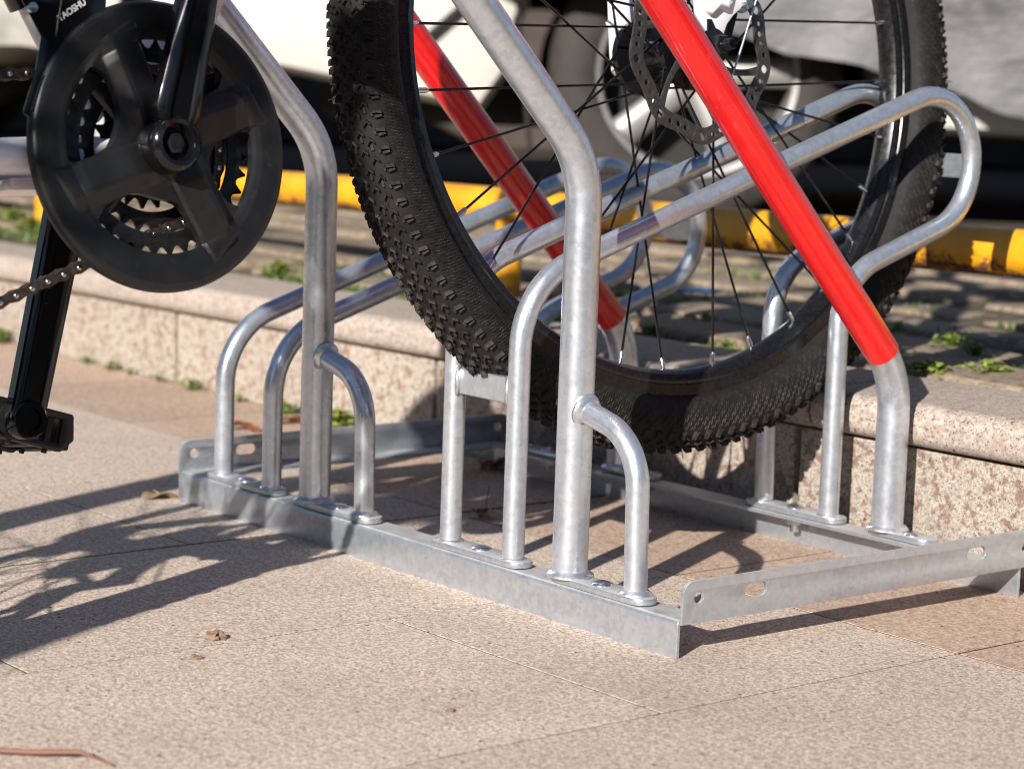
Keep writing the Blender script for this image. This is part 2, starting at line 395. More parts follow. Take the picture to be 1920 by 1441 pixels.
def moss():
    vs, fs = [], []; r = random.Random(5)
    def tuft(x, y, z, h):
        a = r.uniform(0, 6.28); w = h*.45; dx, dy = math.cos(a)*w, math.sin(a)*w; o = len(vs)
        lx, ly = r.uniform(-h, h)*.7, r.uniform(-h, h)*.7
        vs.extend([(x-dx, y-dy, z), (x+dx, y+dy, z), (x+lx, y+ly, z+h)]); fs.append((o, o+1, o+2))
    for k in range(16000):
        x = r.uniform(-2.8, 1.2); y = .525+abs(r.gauss(0, .035))
        if noise.noise(Vector((x*5, y*5, 2))) > -.12: tuft(x, y, TZ, r.uniform(.003, .012))
    for k in range(16000):
        x = r.uniform(-2.8, 1.2); y = r.uniform(.53, 1.5)
        if noise.noise(Vector((x*4, y*6, 7))) > .2: tuft(x, y, TZ+.001, r.uniform(.003, .011))
    return mesh(vs, fs, None)
o = obj('moss', moss(), 'moss'); o['kind'] = 'stuff'; o['label'] = 'low green moss growing between the old flagstones behind the kerb'; o['category'] = 'moss'

# ================================================================== BICYCLE RACK
WD, S_, PP, Q_, D = .34817, .08122, .06917, .0764, .3631
H = .0288; XL, XR = -.0597, .6346
rack = thing('bicycle_rack', 'galvanised steel bicycle rack with sloping wheel loops and red sleeved posts bolted to rails', 'bike rack', (.29, .18, 0))
def lprof(flip):      # angle section in (y,z), outer corner slightly rounded
    pr = [(-.0126, .0), (-.0126, H-.003), (-.0117, H-.0009), (-.0096, H), (.0154, H), (.0154, H-.003), (-.0096, H-.003), (-.0096, 0)]
    return [(-y, z) for y, z in pr] if flip else pr
def extrude_x(pr, x0, x1, y0):
    n = len(pr); vs = [(x, y0+a, b) for x in (x0, x1) for a, b in pr]
    fs = [(k, (k+1) % n, n+(k+1) % n, n+k) for k in range(n)] + [tuple(range(n))[::-1], tuple(range(n, 2*n))]
    me = mesh(vs, fs, None); bm = bmesh.new(); bm.from_mesh(me); bmesh.ops.recalc_face_normals(bm, faces=bm.faces); bmesh.ops.bevel(bm, geom=[e for e in bm.edges if e.calc_length() < .04], offset=.0004, segments=1, affect='EDGES'); bm.to_mesh(me); bm.free(); return finish(me, None)
obj('front_rail', extrude_x(lprof(False), XL, XR, 0), 'galv_flat', rack)
obj('rear_rail', extrude_x(lprof(True), XL, XR+.0012, D), 'galv_flat', rack)
# side bars: upright flat leg with holes and slots, flange turned inwards between the rails
def side_bar(x, inward):
    y0, y1 = -.0125, D+.028; z0, z1 = H-.003, .0575
    out = [(y0, z0), (y1, z0)] + [(y1-.011+.011*math.cos(a), z1-.011+.011*math.sin(a)) for a in [k*math.pi/14 for k in range(8)]] + [(y0+.011-.011*math.sin(a), z1-.011+.011*math.cos(a)) for a in [k*math.pi/14 for k in range(8)]]
    holes = [circle(.0035, .0448, .0046), stadium(.0555, .068, .0440, .0052), stadium(D-.056, D-.0435, .0440, .0052), circle(D+.012, .0440, .0046)]
    Mx = frame((x, 0, 0), (0, 1, 0), (0, 0, 1), (1, 0, 0))
    o = obj('side_bar', plate([out]+holes, .0030, Mx, .0005), 'galv_flat', rack)
    a, b = (x+.0015, x+.026) if inward > 0 else (x-.026, x-.0015)
    obj('flange', bevel_mesh(box_geo(a, b, .0165, D-.0165, H-.003, H), .0006, 1), 'galv_flat', o)
side_bar(XL+.0005, 1); side_bar(XR+.0030, -1)

def loop_path(x, dz):
    d = Vector((0, .947, .3205)); pp_ = Vector((0, .3205, -.947)); r = .061
    c = Vector((x, .4686 if dz == 0 else .460, .3465+dz)); E1 = c-pp_*r; E2 = c+pp_*r
    zc = E1.z - E1.y*.3385; z5 = E2.z-(E2.y-D)*.3385
    arc = [c + Matrix.Rotation(-math.pi*k/22, 3, 'X') @ (-pp_*r) for k in range(23)]
    front = fillet([(x, 0, H+.004), (x, 0, zc), E1], .070, 14); back = fillet([E2, (x, D, z5), (x, D, H+.004)], .062, 12)
    return front[:-1] + arc + back[1:]
units = [(0, -.0862), (WD, 0.)]
TR, PR = .0090, .0140
def base_plate(x0, x1, y, bolts, name='base_plate'):
    pl = obj(name, plate([stadium(x0, x1, 0, .0120)], .0050, Matrix.Translation((0, y, H+.0034)), .0007), 'galv_flat', rack)
    for bx in bolts:
        pr = [(0, .0033), (.004, .0031), (.0068, .0021), (.0083, .0006), (.0085, 0)]
        obj('bolt_head', mesh(*lathe_geo(pr, 20, Matrix.Translation((bx, y, H+.0058))), 60), 'zinc', pl)
        nut = join(lathe_geo([(0, 0), (.0075, 0), (.0075, -.006), (0, -.006)], 6, Matrix.Translation((bx, y, H-.003))), lathe_geo([(0, -.005), (.004, -.005), (.004, -.013), (0, -.013)], 12, Matrix.Translation((bx, y, H-.003))))
        obj('bolt_nut', mesh(*nut, 30), 'zinc', pl)
    return pl
def weld_ring(c, r, axis=(0, 0, 1), seed=0, w=.0034, par=None):
    z = Vector(axis).normalized(); x = z.orthogonal().normalized(); yv = z.cross(x)
    me = mesh(*lathe_geo([(r-.001, w*1.3), (r+w*.55, w*.95), (r+w*1.15, w*.35), (r+w*1.3, 0), (r-.001, -.0002)], 36, frame(c, x, yv, z)), 180)
    obj('weld', lumpy(me, w*.22, 150, seed), 'weld', par or rack)
for ui, (ux, dz) in enumerate(units):
    for x in (ux, ux+S_):
        t = obj('wheel_loop', tube(loop_path(x, dz), TR, 28), 'galv', rack)
        for yy in (0, D): weld_ring((x, yy, H+.0056), TR, seed=ux*9+x*31+yy, w=.0016, par=t)
    base_plate(ux-.006, ux+S_+.006, 0, [ux+S_/2]); base_plate(ux-.006, ux+S_+.006, D, [ux+S_/2])
    # cross plates that carry the tyre
    zb = .168+dz
    if dz == 0:
        t = obj('cross_plate', bevel_mesh(box_geo(ux+.0075, ux+S_-.0075, -.0035, .0035, .1575, .1785), .0012, 2), 'galv', rack)
        for sx in (ux+.0085, ux+S_-.0085):
            obj('weld', lumpy(mesh(*tube_geo([(sx, -.004, .1565), (sx, -.0046, .168), (sx, -.004, .1795)], .0022, 10), 180), .0007, 300, sx), 'weld', t)
    y2 = .5365 if dz == 0 else .5275
    obj('cross_plate', bevel_mesh(box_geo(ux+.0075, ux+S_-.0075, y2-.0035, y2+.0035, .333+dz, .355+dz), .0012, 2), 'galv', rack)
    # leaning hoop: both legs bend towards the bicycle, the rear one wears a red sleeve
    px = ux+S_+PP; vf, vb = (.352, .171) if dz == 0 else (.345, .163)
    sl = 1.04; top = .47
    f_end = Vector((px, -top, vf+top*sl)); b_dir = Vector((0, -1, sl)).normalized()
    gap = Vector((px, D, vb))-Vector((px, 0, vf)); gp = gap - b_dir*gap.dot(b_dir)     # perpendicular offset of the rear leg
    b_end = f_end+gp
    r = gp.length/2; cc = (f_end+b_end)/2
    arc = [cc + (f_end-cc)*math.cos(math.pi*k/18) + b_dir*r*math.sin(math.pi*k/18) for k in range(19)]
    path = fillet([(px, 0, H+.004), (px, 0, vf), f_end], .085, 12)[:-1] + arc + fillet([b_end, (px, D, vb), (px, D, H+.004)], .085, 12)[1:]
    hp = obj('leaning_hoop', tube(path, PR, 32), 'galv', rack)
    for yy in (0, D): weld_ring((px, yy, H+.0056), PR, seed=ux+yy*7+3, w=.0040, par=hp)
    s0 = Vector((px, D, vb))+b_dir*.0265
    n_ = 12; sp = [s0.lerp(b_end-b_dir*.02, k/n_) for k in range(n_+1)]
    obj('red_sleeve', tube(sp, .0150, 32), 'red', hp, label='glossy red plastic sleeve on the rear leg')
    base_plate(px-.004, px+Q_+.006, 0, [px+Q_*.5]); base_plate(px-.004, px+.043, D, [px+.030])
    hk = obj('side_hook', tube(fillet([(px+Q_-.0005, 0, H+.004), (px+Q_-.004, 0, .1495), (px+.006, 0, .1655)], .046, 14), TR, 24), 'galv', rack)
    weld_ring((px+Q_-.0005, 0, H+.0056), TR, seed=ux+5, w=.0034, par=hk)
    weld_ring((px+PR-.002, 0, .1640), TR, (1, 0, -.22), seed=ux+8, w=.0036, par=hk)

# ================================================================== BICYCLE
BB = Vector((.38138, -.33131, .3498)); bE = Vector((-.01816, .99984, 0)); bN = Vector((.98707, .01793, .15932)); bU = bN.cross(bE)
BM = frame(BB, bE, bU, bN)                      # local (forward, up, towards the right side)
def L(u, w, v=0.): return BM @ Vector((u, w, v))
bike = thing('bicycle', 'white mountain bicycle with knobbly black front tyre held in the rack', 'bicycle', (.45, -.77, 0))
HUB = Vector((.35769, .20934, .43578)); yw, ln = .01926, -.1259
wE = Vector((math.sin(yw), math.cos(yw), 0)); w0 = Vector((math.cos(yw), -math.sin(yw), 0))
wU = Vector((0, 0, 1))*math.cos(ln)+w0*math.sin(ln); wN = w0*math.cos(ln)-Vector((0, 0, 1))*math.sin(ln)
WM = frame(HUB, wE, wU, wN)
RH = L(-.458, -.020); RM = frame(RH, bE, bU, bN)
NR = .27013; PH = -.0607
def tyre_prof():
    pr = []
    for k in range(33):
        t = -math.pi*.80+2*math.pi*.80*k/32
        cr = .3110; a, b = .0258, .0256
        pr.append((cr+b*math.copysign(abs(math.cos(t))**.92, math.cos(t)), a*math.copysign(abs(math.sin(t))**.92, math.sin(t))))
    pr[0] = (.2890, -.0108); pr[-1] = (.2890, .0108); return pr
RIMP = [(.2635, -.006), (.2620, 0), (.2635, .006), (.2665, .0105), (.2715, .0122), (.2722, .0117), (.2745, .0117), (.2752, .0127), (.2868, .0131), (.2875, .0118), (.283, .0100), (.279, .0), (.283, -.0100), (.2875, -.0118), (.2868, -.0131), (.2752, -.0127), (.2745, -.0117), (.2722, -.0117), (.2715, -.0122), (.2665, -.0105)]
RIMP = [(r*1.0213, z) for r, z in RIMP]
TP = tyre_prof()
def tyre_surf(th, phi, h=0.):
    """point on the carcass: th section angle from the crown, phi round the wheel"""
    cr, a, b = .3110, .0258+h, .0256+h
    r = cr+b*math.cos(th); z = a*math.sin(th); return Vector((r*math.cos(phi), r*math.sin(phi), z))
def tread(Mx, n=146, hair=True):
    vs, fs = [], []; r = random.Random(11)
    def knob(th, phi, wl, ww, h, skew=0., cut=True, tap=.75):
        # a tapered block sitting on the carcass, its top tilted and notched
        o = len(vs); sgn = 1 if th >= 0 else -1
        base = [(-1, -1), (1, -1), (1, 1), (-1, 1)]
        for lev, s, hh in ((0, 1.1, -.0012), (1, tap, h)):
            for a, b in base:
                dth = (b*ww*s)/.0262; dph = (a*wl*s+skew*b*ww)/.334
                hv = hh*(1+.25*a*lev) if lev else hh
                vs.append(Mx @ tyre_surf(th+dth, phi+dph, hv))
        q = [(0, 1, 5, 4), (1, 2, 6, 5), (2, 3, 7, 6), (3, 0, 4, 7), (4, 5, 6, 7)]
        fs.extend([tuple(o+i for i in f) for f in q])
    for k in range(n):
        p0 = 2*math.pi*k/n; j = r.uniform(-.1, .1)/n
        for sg in (-1, 1):
            ph = p0+(.5*math.pi*2/n if sg < 0 else 0)+j
            # outer shoulder knobs: two blocks split by a sipe
            knob(sg*1.06, ph, .0016, .0042, .0032, .15*sg); knob(sg*1.08, ph+.0100, .0014, .0032, .0026, -.1*sg); knob(sg*.90, ph+.0044, .0020, .0010, .0020, .2*sg)
            # inner chevrons: two bars meeting in a V
            for th0, off in ((.72, .5), (.46, .0), (.18, .5)):
                pc = ph+off*2*math.pi/n
                knob(sg*(th0+.05), pc, .0012, .0021, .0030, .9*sg); knob(sg*(th0-.05), pc+.0010, .0012, .0021, .0030, -.9*sg)
                if k % 2 == 0: knob(sg*th0, pc+.015, .0030, .0012, .0018, 0)
    if hair:
        for k in range(170):
            th = r.choice((-1, 1))*r.choice((1.02, 1.1, .3, .65))+r.uniform(-.06, .06); ph = r.uniform(0, 6.283)
            a = tyre_surf(th, ph, .001); l = r.uniform(.003, .0085)
            d = (a-Vector((.311*math.cos(ph), .311*math.sin(ph), 0))).normalized(); side = Vector((-math.sin(ph), math.cos(ph), 0))
            b = a+d*l+side*r.uniform(-.003, .003)+Vector((0, 0, r.uniform(-.002, .002)))
            o = len(vs); w = .00032
            for q in (a, b):
                for m in (side*w, Vector((0, 0, w)), -side*w-Vector((0, 0, w))): vs.append(Mx @ (q+m))
            fs.extend([(o, o+1, o+4, o+3), (o+1, o+2, o+5, o+4), (o+2, o, o+3, o+5), (o+3, o+4, o+5)])
    return mesh(vs, fs, None)
def sidewall_marks(Mx):
    """the raised hexagon-chain pattern moulded into the near sidewalls"""
    vs, fs = [], []
    nph = 250
    def bar(th0, p0, th1, p1, w=.00042, h=.00075):
        a = tyre_surf(th0, p0, h); b = tyre_surf(th1, p1, h); a0 = tyre_surf(th0, p0, -.0003); b0 = tyre_surf(th1, p1, -.0003)
        nn = (a-a0).normalized(); s = (b-a).cross(nn).normalized()*w; o = len(vs)
        for q in (a0+s*1.6, a-s*0+s*.6, a-s*.6, a0-s*1.6, b0+s*1.6, b+s*.6, b-s*.6, b0-s*1.6): vs.append(Mx @ q)
        fs.extend([(o, o+1, o+5, o+4), (o+1, o+2, o+6, o+5), (o+2, o+3, o+7, o+6), (o, o+3, o+2, o+1), (o+4, o+5, o+6, o+7)])
    for sg in (-1, 1):
        for row in range(8):
            t0 = 1.24+row*.142
            for k in range(nph):
                p = 2*math.pi*(k+.5*(row % 2))/nph; dp = 2*math.pi/nph
                bar(sg*t0, p, sg*(t0+.115), p+dp*.25); bar(sg*t0, p+dp*.32, sg*(t0+.115), p+dp*.57)
    return mesh(vs, fs, None)
def bar_geo(a, b, r, seg=6): return tube_geo([a, b], r, seg)
def wheel(name, Mx, front):
    hubm = obj('hub' if False else name, None_mesh(Mx, front), 'gloss', bike)
    ty = obj('tyre', mesh(*lathe_geo(TP, 220, Mx), 60), 'rubber', hubm)
    tr = obj('tread_knobs', tread(Mx, 146 if front else 70, front), 'knob', hubm); tr['kind'] = 'stuff'
    if front:
        sm = obj('sidewall_pattern', sidewall_marks(Mx), 'mark', hubm); sm['kind'] = 'stuff'
    obj('rim', mesh(*lathe_geo(RIMP, 200, Mx, True), 35), 'rim', hubm)
    for i in range(32):
        a = math.pi + PH*0 + 2*math.pi*i/32 + (PH if front else 0)   # index 0 points backwards, then goes down
        side = 1 if i % 2 else -1; lead = -1 if i % 4 in (0, 3) else 1
        fa = a+lead*R_(62)
        p1 = Vector((NR*math.cos(a), NR*math.sin(a), side*.0022)); fr = .0285
        p0 = Vector((fr*math.cos(fa), fr*math.sin(fa), side*(.029 if front else .028)))
        d = (p0-p1).normalized(); pm = p1+d*.0125
        sp = obj('spoke', mesh(*bar_geo(Mx @ p0, Mx @ pm, .00115, 7), 60), 'gloss', hubm)
        if front: obj('nipple', mesh(*tube_geo([Mx @ (p1-d*.001), Mx @ (p1+d*.010), Mx @ (p1+d*.0122)], [.0023, .0022, .0016], 10), 40), 'nipple', hubm)
    return hubm
def None_mesh(Mx, front):
    pr = [(0, -.062), (.0048, -.062), (.0048, -.050), (.011, -.050), (.013, -.040), (.0185, -.036), (.033, -.0335), (.0335, -.0265), (.020, -.023), (.0155, -.012), (.0150, .010), (.020, .023), (.0335, .0265), (.0335, .0325), (.024, .0345), (.022, .040), (.013, .042), (.012, .050), (.0048, .050), (.0048, .0795), (.0038, .0815), (0, .0815)]
    return mesh(*lathe_geo(pr, 36, Mx), 35)
fw = wheel('front_wheel', WM, True)
# axle nut and threaded end
obj('axle_nut', mesh(*lathe_geo([(0, .0585), (.0135, .0585), (.0135, .0605), (.0098, .061), (.0098, .0695), (.0085, .0712), (0, .0712)], 6, WM), 30), 'steelblk', fw)
thread = [(.0049 if k % 2 else .0043, .071+k*.00055) for k in range(18)] + [(.0036, .0815), (0, .0815)]
obj('axle_thread', mesh(*lathe_geo(thread, 18, WM), 60), 'steelblk', fw)
# wavy brake rotor
nl = 9; W_ = []
ph0 = R_(-92)
out = [((.0780+.0022*math.cos(nl*(a-ph0)))*math.cos(a), (.0780+.0022*math.cos(nl*(a-ph0)))*math.sin(a)) for a in [2*math.pi*k/180 for k in range(180)]]
inn = [((.0640+.0019*math.cos(nl*(a-ph0)))*math.cos(a), (.0640+.0019*math.cos(nl*(a-ph0)))*math.sin(a)) for a in [2*math.pi*k/180 for k in range(180)]]
hol = []
for k in range(nl):
    a = ph0+2*math.pi*k/nl
    hol.append(circle(.0735*math.cos(a), .0735*math.sin(a), .0037, 14))
    for da, rr, hr in ((9.5, .0720, .0024), (17, .0695, .0026), (24, .0695, .0026), (31, .0715, .0023)):
        b = a+R_(da); hol.append(circle(rr*math.cos(b), rr*math.sin(b), hr, 12))
rt = obj('brake_rotor', plate([out, inn]+hol, .0019, WM @ Matrix.Translation((0, 0, .0430)), .00015, 30), 'rotor', bike)
for k in range(6):
    a0 = R_(20+60*k); pth = []
    for j in range(9):
        t = j/8; a = a0+R_(34)*t*(1-.25*t); rr = .021+t*.0465; pth.append(WM @ Vector((rr*math.cos(a), rr*math.sin(a), .0430)))
    obj('rotor_arm', mesh(*tube_geo(pth, [.0042, .0037, .0033, .003, .0029, .0029, .003, .0034, .004], 8, hint=tuple(wN), sy=.25), 40), 'rotor', rt)
obj('rotor_carrier', plate([circle(0, 0, .0245, 40), circle(0, 0, .013, 24)], .003, WM @ Matrix.Translation((0, 0, .0430)), .0004), 'steelblk', rt)
# fork
def WL(u, w, v=0.): return WM @ Vector((u, w, v))
fork = obj('fork', tube([WL(-.150, .44, 0), WL(-.225, .60, 0)], .0165, 20), 'white', bike)
for sv in (-1, 1):
    top = WL(-.135, .42, sv*.056); low = WL(-.004, .062, sv*.0585)
    me = mesh(*tube_geo([low.lerp(top, t) for t in (0, .05, .3, .55, .56, 1)], [.0150, .0165, .0178, .0182, .0135, .0135], 22), 45)
    obj('fork_leg', me, 'white', fork)
    if sv > 0:
        dp = [(-.0150, .075), (-.0155, .018), (-.0140, .0015), (-.0095, -.0055), (-.0035, -.0035), (-.0020, .0070), (.0045, .0070), (.0052, -.0045), (.0105, .0035), (.0125, .0115), (.0165, .0190), (.0240, .0265), (.0335, .0330), (.0420, .047), (.0400, .075)]
    else:
        dp = [(-.0145, .075), (-.0150, .006), (-.0135, -.010), (-.006, -.016), (.002, -.0175), (.0065, -.010), (.0055, .008), (.0110, .024), (.0150, .075)]
    obj('dropout', plate([dp], .0070, WM @ Matrix.Translation((0, 0, sv*.0550)), .0014), 'white', fork)
    obj('weld', lumpy(mesh(*tube_geo([WL(-.014, .034, sv*.0585), WL(-.004, .029, sv*.0595), WL(.005, .036, sv*.0600), WL(.014, .034, sv*.0592), WL(.022, .042, sv*.0585)], [.0025, .0044, .0040, .0046, .0028], 10), 180), .0012, 200, sv), 'white', fork)
obj('fork_crown', mesh(*tube_geo([WL(-.133, .415, -.064), WL(-.147, .435, -.03), WL(-.150, .44, 0), WL(-.147, .435, .03), WL(-.133, .415, .064)], [.017, .020, .023, .020, .017], 18), 60), 'white', fork)
obj('nut_washer', mesh(*lathe_geo([(.004, .0560), (.0155, .0560), (.0155, .0590), (.004, .0590)], 28, WM), 30), 'steelblk', fork)
tab = [(-.006, .0005), (.006, -.003), (.0045, .012), (-.001, .0225), (-.0055, .0225), (-.0060, .012)]
obj('safety_tab', plate([[(x-.002, y) for x, y in tab]], .0016, WM @ Matrix.Translation((0, 0, .0597)), .0003), 'steelblk', fork)
cal = obj('brake_caliper', bevel_mesh(box_geo(.030, .066, .044, .092, .020, .052, WM), .004, 2), 'steelblk', bike)
for (u, w) in ((.0385, .0375), (.044, .062)):
    obj('mount_bolt', mesh(*tube_geo([WL(u, w, .046), WL(u, w, .060), WL(u, w, .064)], [.0055, .0055, .004], 14), 40), 'zinc', cal)
    obj('washer', mesh(*lathe_geo([(.002, -.001), (.0078, -.001), (.0078, .001), (.002, .001)], 20, WM @ Matrix.Translation((u, w, .0535))), 30), 'zinc', cal)
obj('pad_arm', mesh(*tube_geo([WL(.040, .052, .040), WL(.036, .030, .0425), WL(.024, .000, .043), WL(.010, -.022, .043)], [.006, .0055, .005, .0035], 10, sy=.35), 50), 'steelblk', cal)
obj('brake_cable', tube([WL(.060, .075, .055), WL(.0560, .046, .0555), WL(.0330, -.006, .0535), WL(.0205, -.034, .0515)], .0009, 8), 'wire', cal)

# frame
seatT = (-.205, .41); headL = (.300, .495); headU = (.238, .622)
fr = obj('frame', mesh(*join(tube_geo([L(0, 0, -.036), L(0, 0, .036)], .0205, 28), tube_geo([L(0, 0), L(*seatT)], [.0172, .0165], 24), tube_geo([L(.004, .006), L(headL[0]-.012, headL[1]-.004)], [.0230, .0265], 26),
     tube_geo([L(-.180, .360), L(headU[0]+.006, headU[1]-.02)], .0165, 20), tube_geo([L(headL[0]+.004, headL[1]-.012), L(*headU)], .0215, 24)), 45), 'white', bike)
for sv in (-1, 1):
    obj('chain_stay', tube([L(-.006, -.002, sv*.024), L(-.075, -.0035, sv*.030), L(-.16, -.007, sv*.047), L(-.448, -.019, sv*.064)], [.0128, .0128, .0115, .0085], 18), 'white', fr)
    obj('seat_stay', tube([L(-.448, -.012, sv*.064), L(-.215, .34, sv*.028), L(-.182, .365, sv*.010)], .0085, 14), 'white', fr)
obj('stay_bridge', bevel_mesh(box_geo(-.098, -.050, -.0255, -.0175, -.030, .022, BM), .003, 2), 'white', fr)
obj('stay_bridge', bevel_mesh(box_geo(-.20, -.19, .315, .33, -.03, .03, BM), .003, 2), 'white', fr)
obj('down_tube_badge', plate([stadium(-.04, .04, 0, .006)], .0006, BM @ Matrix.Translation((.16, .264, .0215)) @ Matrix.Rotation(R_(59), 4, 'Z')), 'gloss', fr)
sp_ = obj('seat_post', tube([L(-.19, .38), L(-.262, .525)], .0135, 18), 'gloss', bike)
def saddle():
    vs, fs = [], []; n = 14; m = 10
    for i in range(n):
        t = i/(n-1); u = -.13+.26*t; hw = .070*(1-t)**1.2*(.6+.4*min(1, (t+.05)*8))+.017
        for j in range(m):
            a = math.pi*j/(m-1); vs.append(L(-.272+u, .528+.030*math.sin(a)**.7+.02*abs(t-.5), hw*math.cos(a)))
    for i in range(n-1):
        for j in range(m-1): fs.append((i*m+j, i*m+j+1, (i+1)*m+j+1, (i+1)*m+j))
        fs.append((i*m, (i+1)*m, (i+1)*m+m-1, i*m+m-1))
    fs += [tuple(range(m)), tuple((n-1)*m+j for j in range(m))[::-1]]; return mesh(vs, fs, 60)
obj('saddle', saddle(), 'plastic', sp_)
hb = obj('handlebar', tube(fillet([L(.16, .695, -.31), L(.195, .70, -.10), L(.245, .70, -.04), L(.245, .70, .04), L(.195, .70, .10), L(.16, .695, .31)], .05, 6), .0125, 16), 'gloss', bike)
obj('stem', tube([L(headU[0], headU[1]), L(.222, .66), L(.245, .70)], [.0175, .017, .016], 18), 'gloss', hb)
for sv in (-1, 1):
    obj('grip', tube([L(.160, .695, sv*.312), L(.176, .697, sv*.205)], .0165, 16), 'plastic', hb)
    obj('brake_lever', tube([L(.19, .69, sv*.18), L(.225, .672, sv*.20), L(.232, .664, sv*.29)], [.009, .006, .005], 10), 'gloss', hb)
# crankset: three toothed rings, guard, arms and pedals
crank = obj('crankset', mesh(*lathe_geo([(0, -.072), (.0085, -.072), (.0085, .030), (.022, .031), (.022, .046), (.011, .047), (.011, .07), (0, .07)], 28, BM), 35), 'steelblk', bike)
def ring(teeth, r, w, v, ph=0.):
    out = []
    for k in range(teeth):
        a = 2*math.pi*k/teeth+ph; da = 2*math.pi/teeth
        for f, rr in ((0, r-.0042), (.16, r-.0036), (.34, r-.0004), (.44, r+.0022), (.56, r+.0022), (.66, r-.0004), (.84, r-.0036)):
            out.append((rr*math.cos(a+f*da), rr*math.sin(a+f*da)))
    return plate([out, circle(0, 0, r-w, 60)], .0022, BM @ Matrix.Translation((0, 0, v)), .0002, 30)
obj('chainring', ring(36, .0725, .0135, .0470), 'steelblk', crank)
obj('chainring', ring(28, .0560, .0125, .0395, .1), 'steelblk', crank)
obj('chainring', ring(20, .0385, .012, .0325, .05), 'steelblk', crank)
for k in range(4):
    a = R_(45+90*k)
    obj('spider_arm', mesh(*tube_geo([L(.014*math.cos(a), .014*math.sin(a), .044), L(.042*math.cos(a), .042*math.sin(a), .0435), L(.066*math.cos(a), .066*math.sin(a), .0445)], [.009, .006, .0055], 10, hint=tuple(bN), sy=.45), 45), 'steelblk', crank)
# chain guard: dished ring carried by four faceted arms
GR = .1000
def polar(r, d): return (r*math.cos(R_(d)), r*math.sin(R_(d)))
tips = [17, 107, 197, 299]
GH = []
for i, t in enumerate(tips):
    t2 = tips[(i+1) % 4] + (360 if i == 3 else 0); w_ = t2-t
    h_ = [polar(.0735, t+26+(w_-36)*k/12) for k in range(13)]
    h_ += [polar(.0700, t2-7.5), polar(.058, t2-9), polar(.047, t2-12), polar(.0405, t2-17), polar(.0375, t2-26), polar(.0365, t2-39), polar(.0375, t+43), polar(.0415, t+34), polar(.051, t+26), polar(.063, t+23)]
    GH.append(h_)
def guard_mesh():
    nr, nt = 96, 520
    rr = np.concatenate([np.linspace(.0125, .070, 52), np.linspace(.0708, GR, nr-52)]); tt = np.linspace(0, 2*math.pi, nt, endpoint=False)
    Rg, Tg = np.meshgrid(rr, tt, indexing='ij'); X = (Rg*np.cos(Tg)).ravel(); Y = (Rg*np.sin(Tg)).ravel()
    inside = np.full(X.shape, -1)
    for hi, h_ in enumerate(GH):
        hp_ = np.array(rounded(h_, .003, 3)); GH[hi] = hp_; c = np.zeros(X.shape, bool); j = len(hp_)-1
        for i in range(len(hp_)):
            xi, yi = hp_[i]; xj, yj = hp_[j]
            c ^= ((yi > Y) != (yj > Y)) & (X < (xj-xi)*(Y-yi)/((yj-yi) if yj != yi else 1e-12)+xi); j = i
        inside[c] = hi
    idx = np.arange(nr*nt).reshape(nr, nt); fs = []
    for i in range(nr-1):
        a_, b_ = idx[i], idx[i+1]
        for k in range(nt):
            q = (a_[k], b_[k], b_[(k+1) % nt], a_[(k+1) % nt])
            if not all(inside[v] >= 0 for v in q): fs.append(tuple(int(v) for v in q))
    used = set(v for f in fs for v in f)
    for v in used:
        if inside[v] >= 0:
            P = GH[inside[v]]; A = P; B = np.roll(P, -1, 0); p = np.array([X[v], Y[v]]); d = B-A
            t_ = np.clip(((p-A)*d).sum(1)/np.maximum((d*d).sum(1), 1e-15), 0, 1); Qp = A+d*t_[:, None]; k = np.argmin(((Qp-p)**2).sum(1)); X[v], Y[v] = Qp[k]
    Rr = np.hypot(X, Y)
    Z = np.interp(Rr, [.0125, .026, .034, .046, .066, .0728, .0765, .0805, .0880, .0940, .0970, .0990, GR], [.0604, .0606, .0600, .0585, .0576, .0560, .0578, .0592, .0600, .0604, .0596, .0578, .0548])
    for t in tips:
        ct, sn = math.cos(R_(t)), math.sin(R_(t)); al = X*ct+Y*sn; q = -X*sn+Y*ct
        rel = np.interp(q, [-.0092, -.0072, .0100, .0135, .0225], [0, .0024, .0066, .0062, 0]); win = np.interp(al, [.010, .030], [.35, 1.])*np.interp(al-(.0735-.25*q), [0, .0105, .0125], [1., .42, 0.])*(al > 0)
        Z = np.maximum(Z, np.interp(Rr, [.0125, .034, .0728, .088], [.0602, .0592, .0584, .0592])+rel*win*(rel > 0)) if False else Z+rel*win
    me = mesh(np.stack([X, Y, Z], 1).tolist(), fs, None)
    bm = bmesh.new(); bm.from_mesh(me); bmesh.ops.delete(bm, geom=[v for v in bm.verts if not v.link_faces], context='VERTS')
    r_ = bmesh.ops.extrude_edge_only(bm, edges=[e for e in bm.edges if len(e.link_faces) == 1])
    for v in r_['geom']:
        if isinstance(v, bmesh.types.BMVert): v.co.z = .0515
    bmesh.ops.recalc_face_normals(bm, faces=bm.faces); bm.to_mesh(me); bm.free(); me.transform(BM); return finish(me, 17)
gd = obj('chain_guard', guard_mesh(), 'plastic', crank)
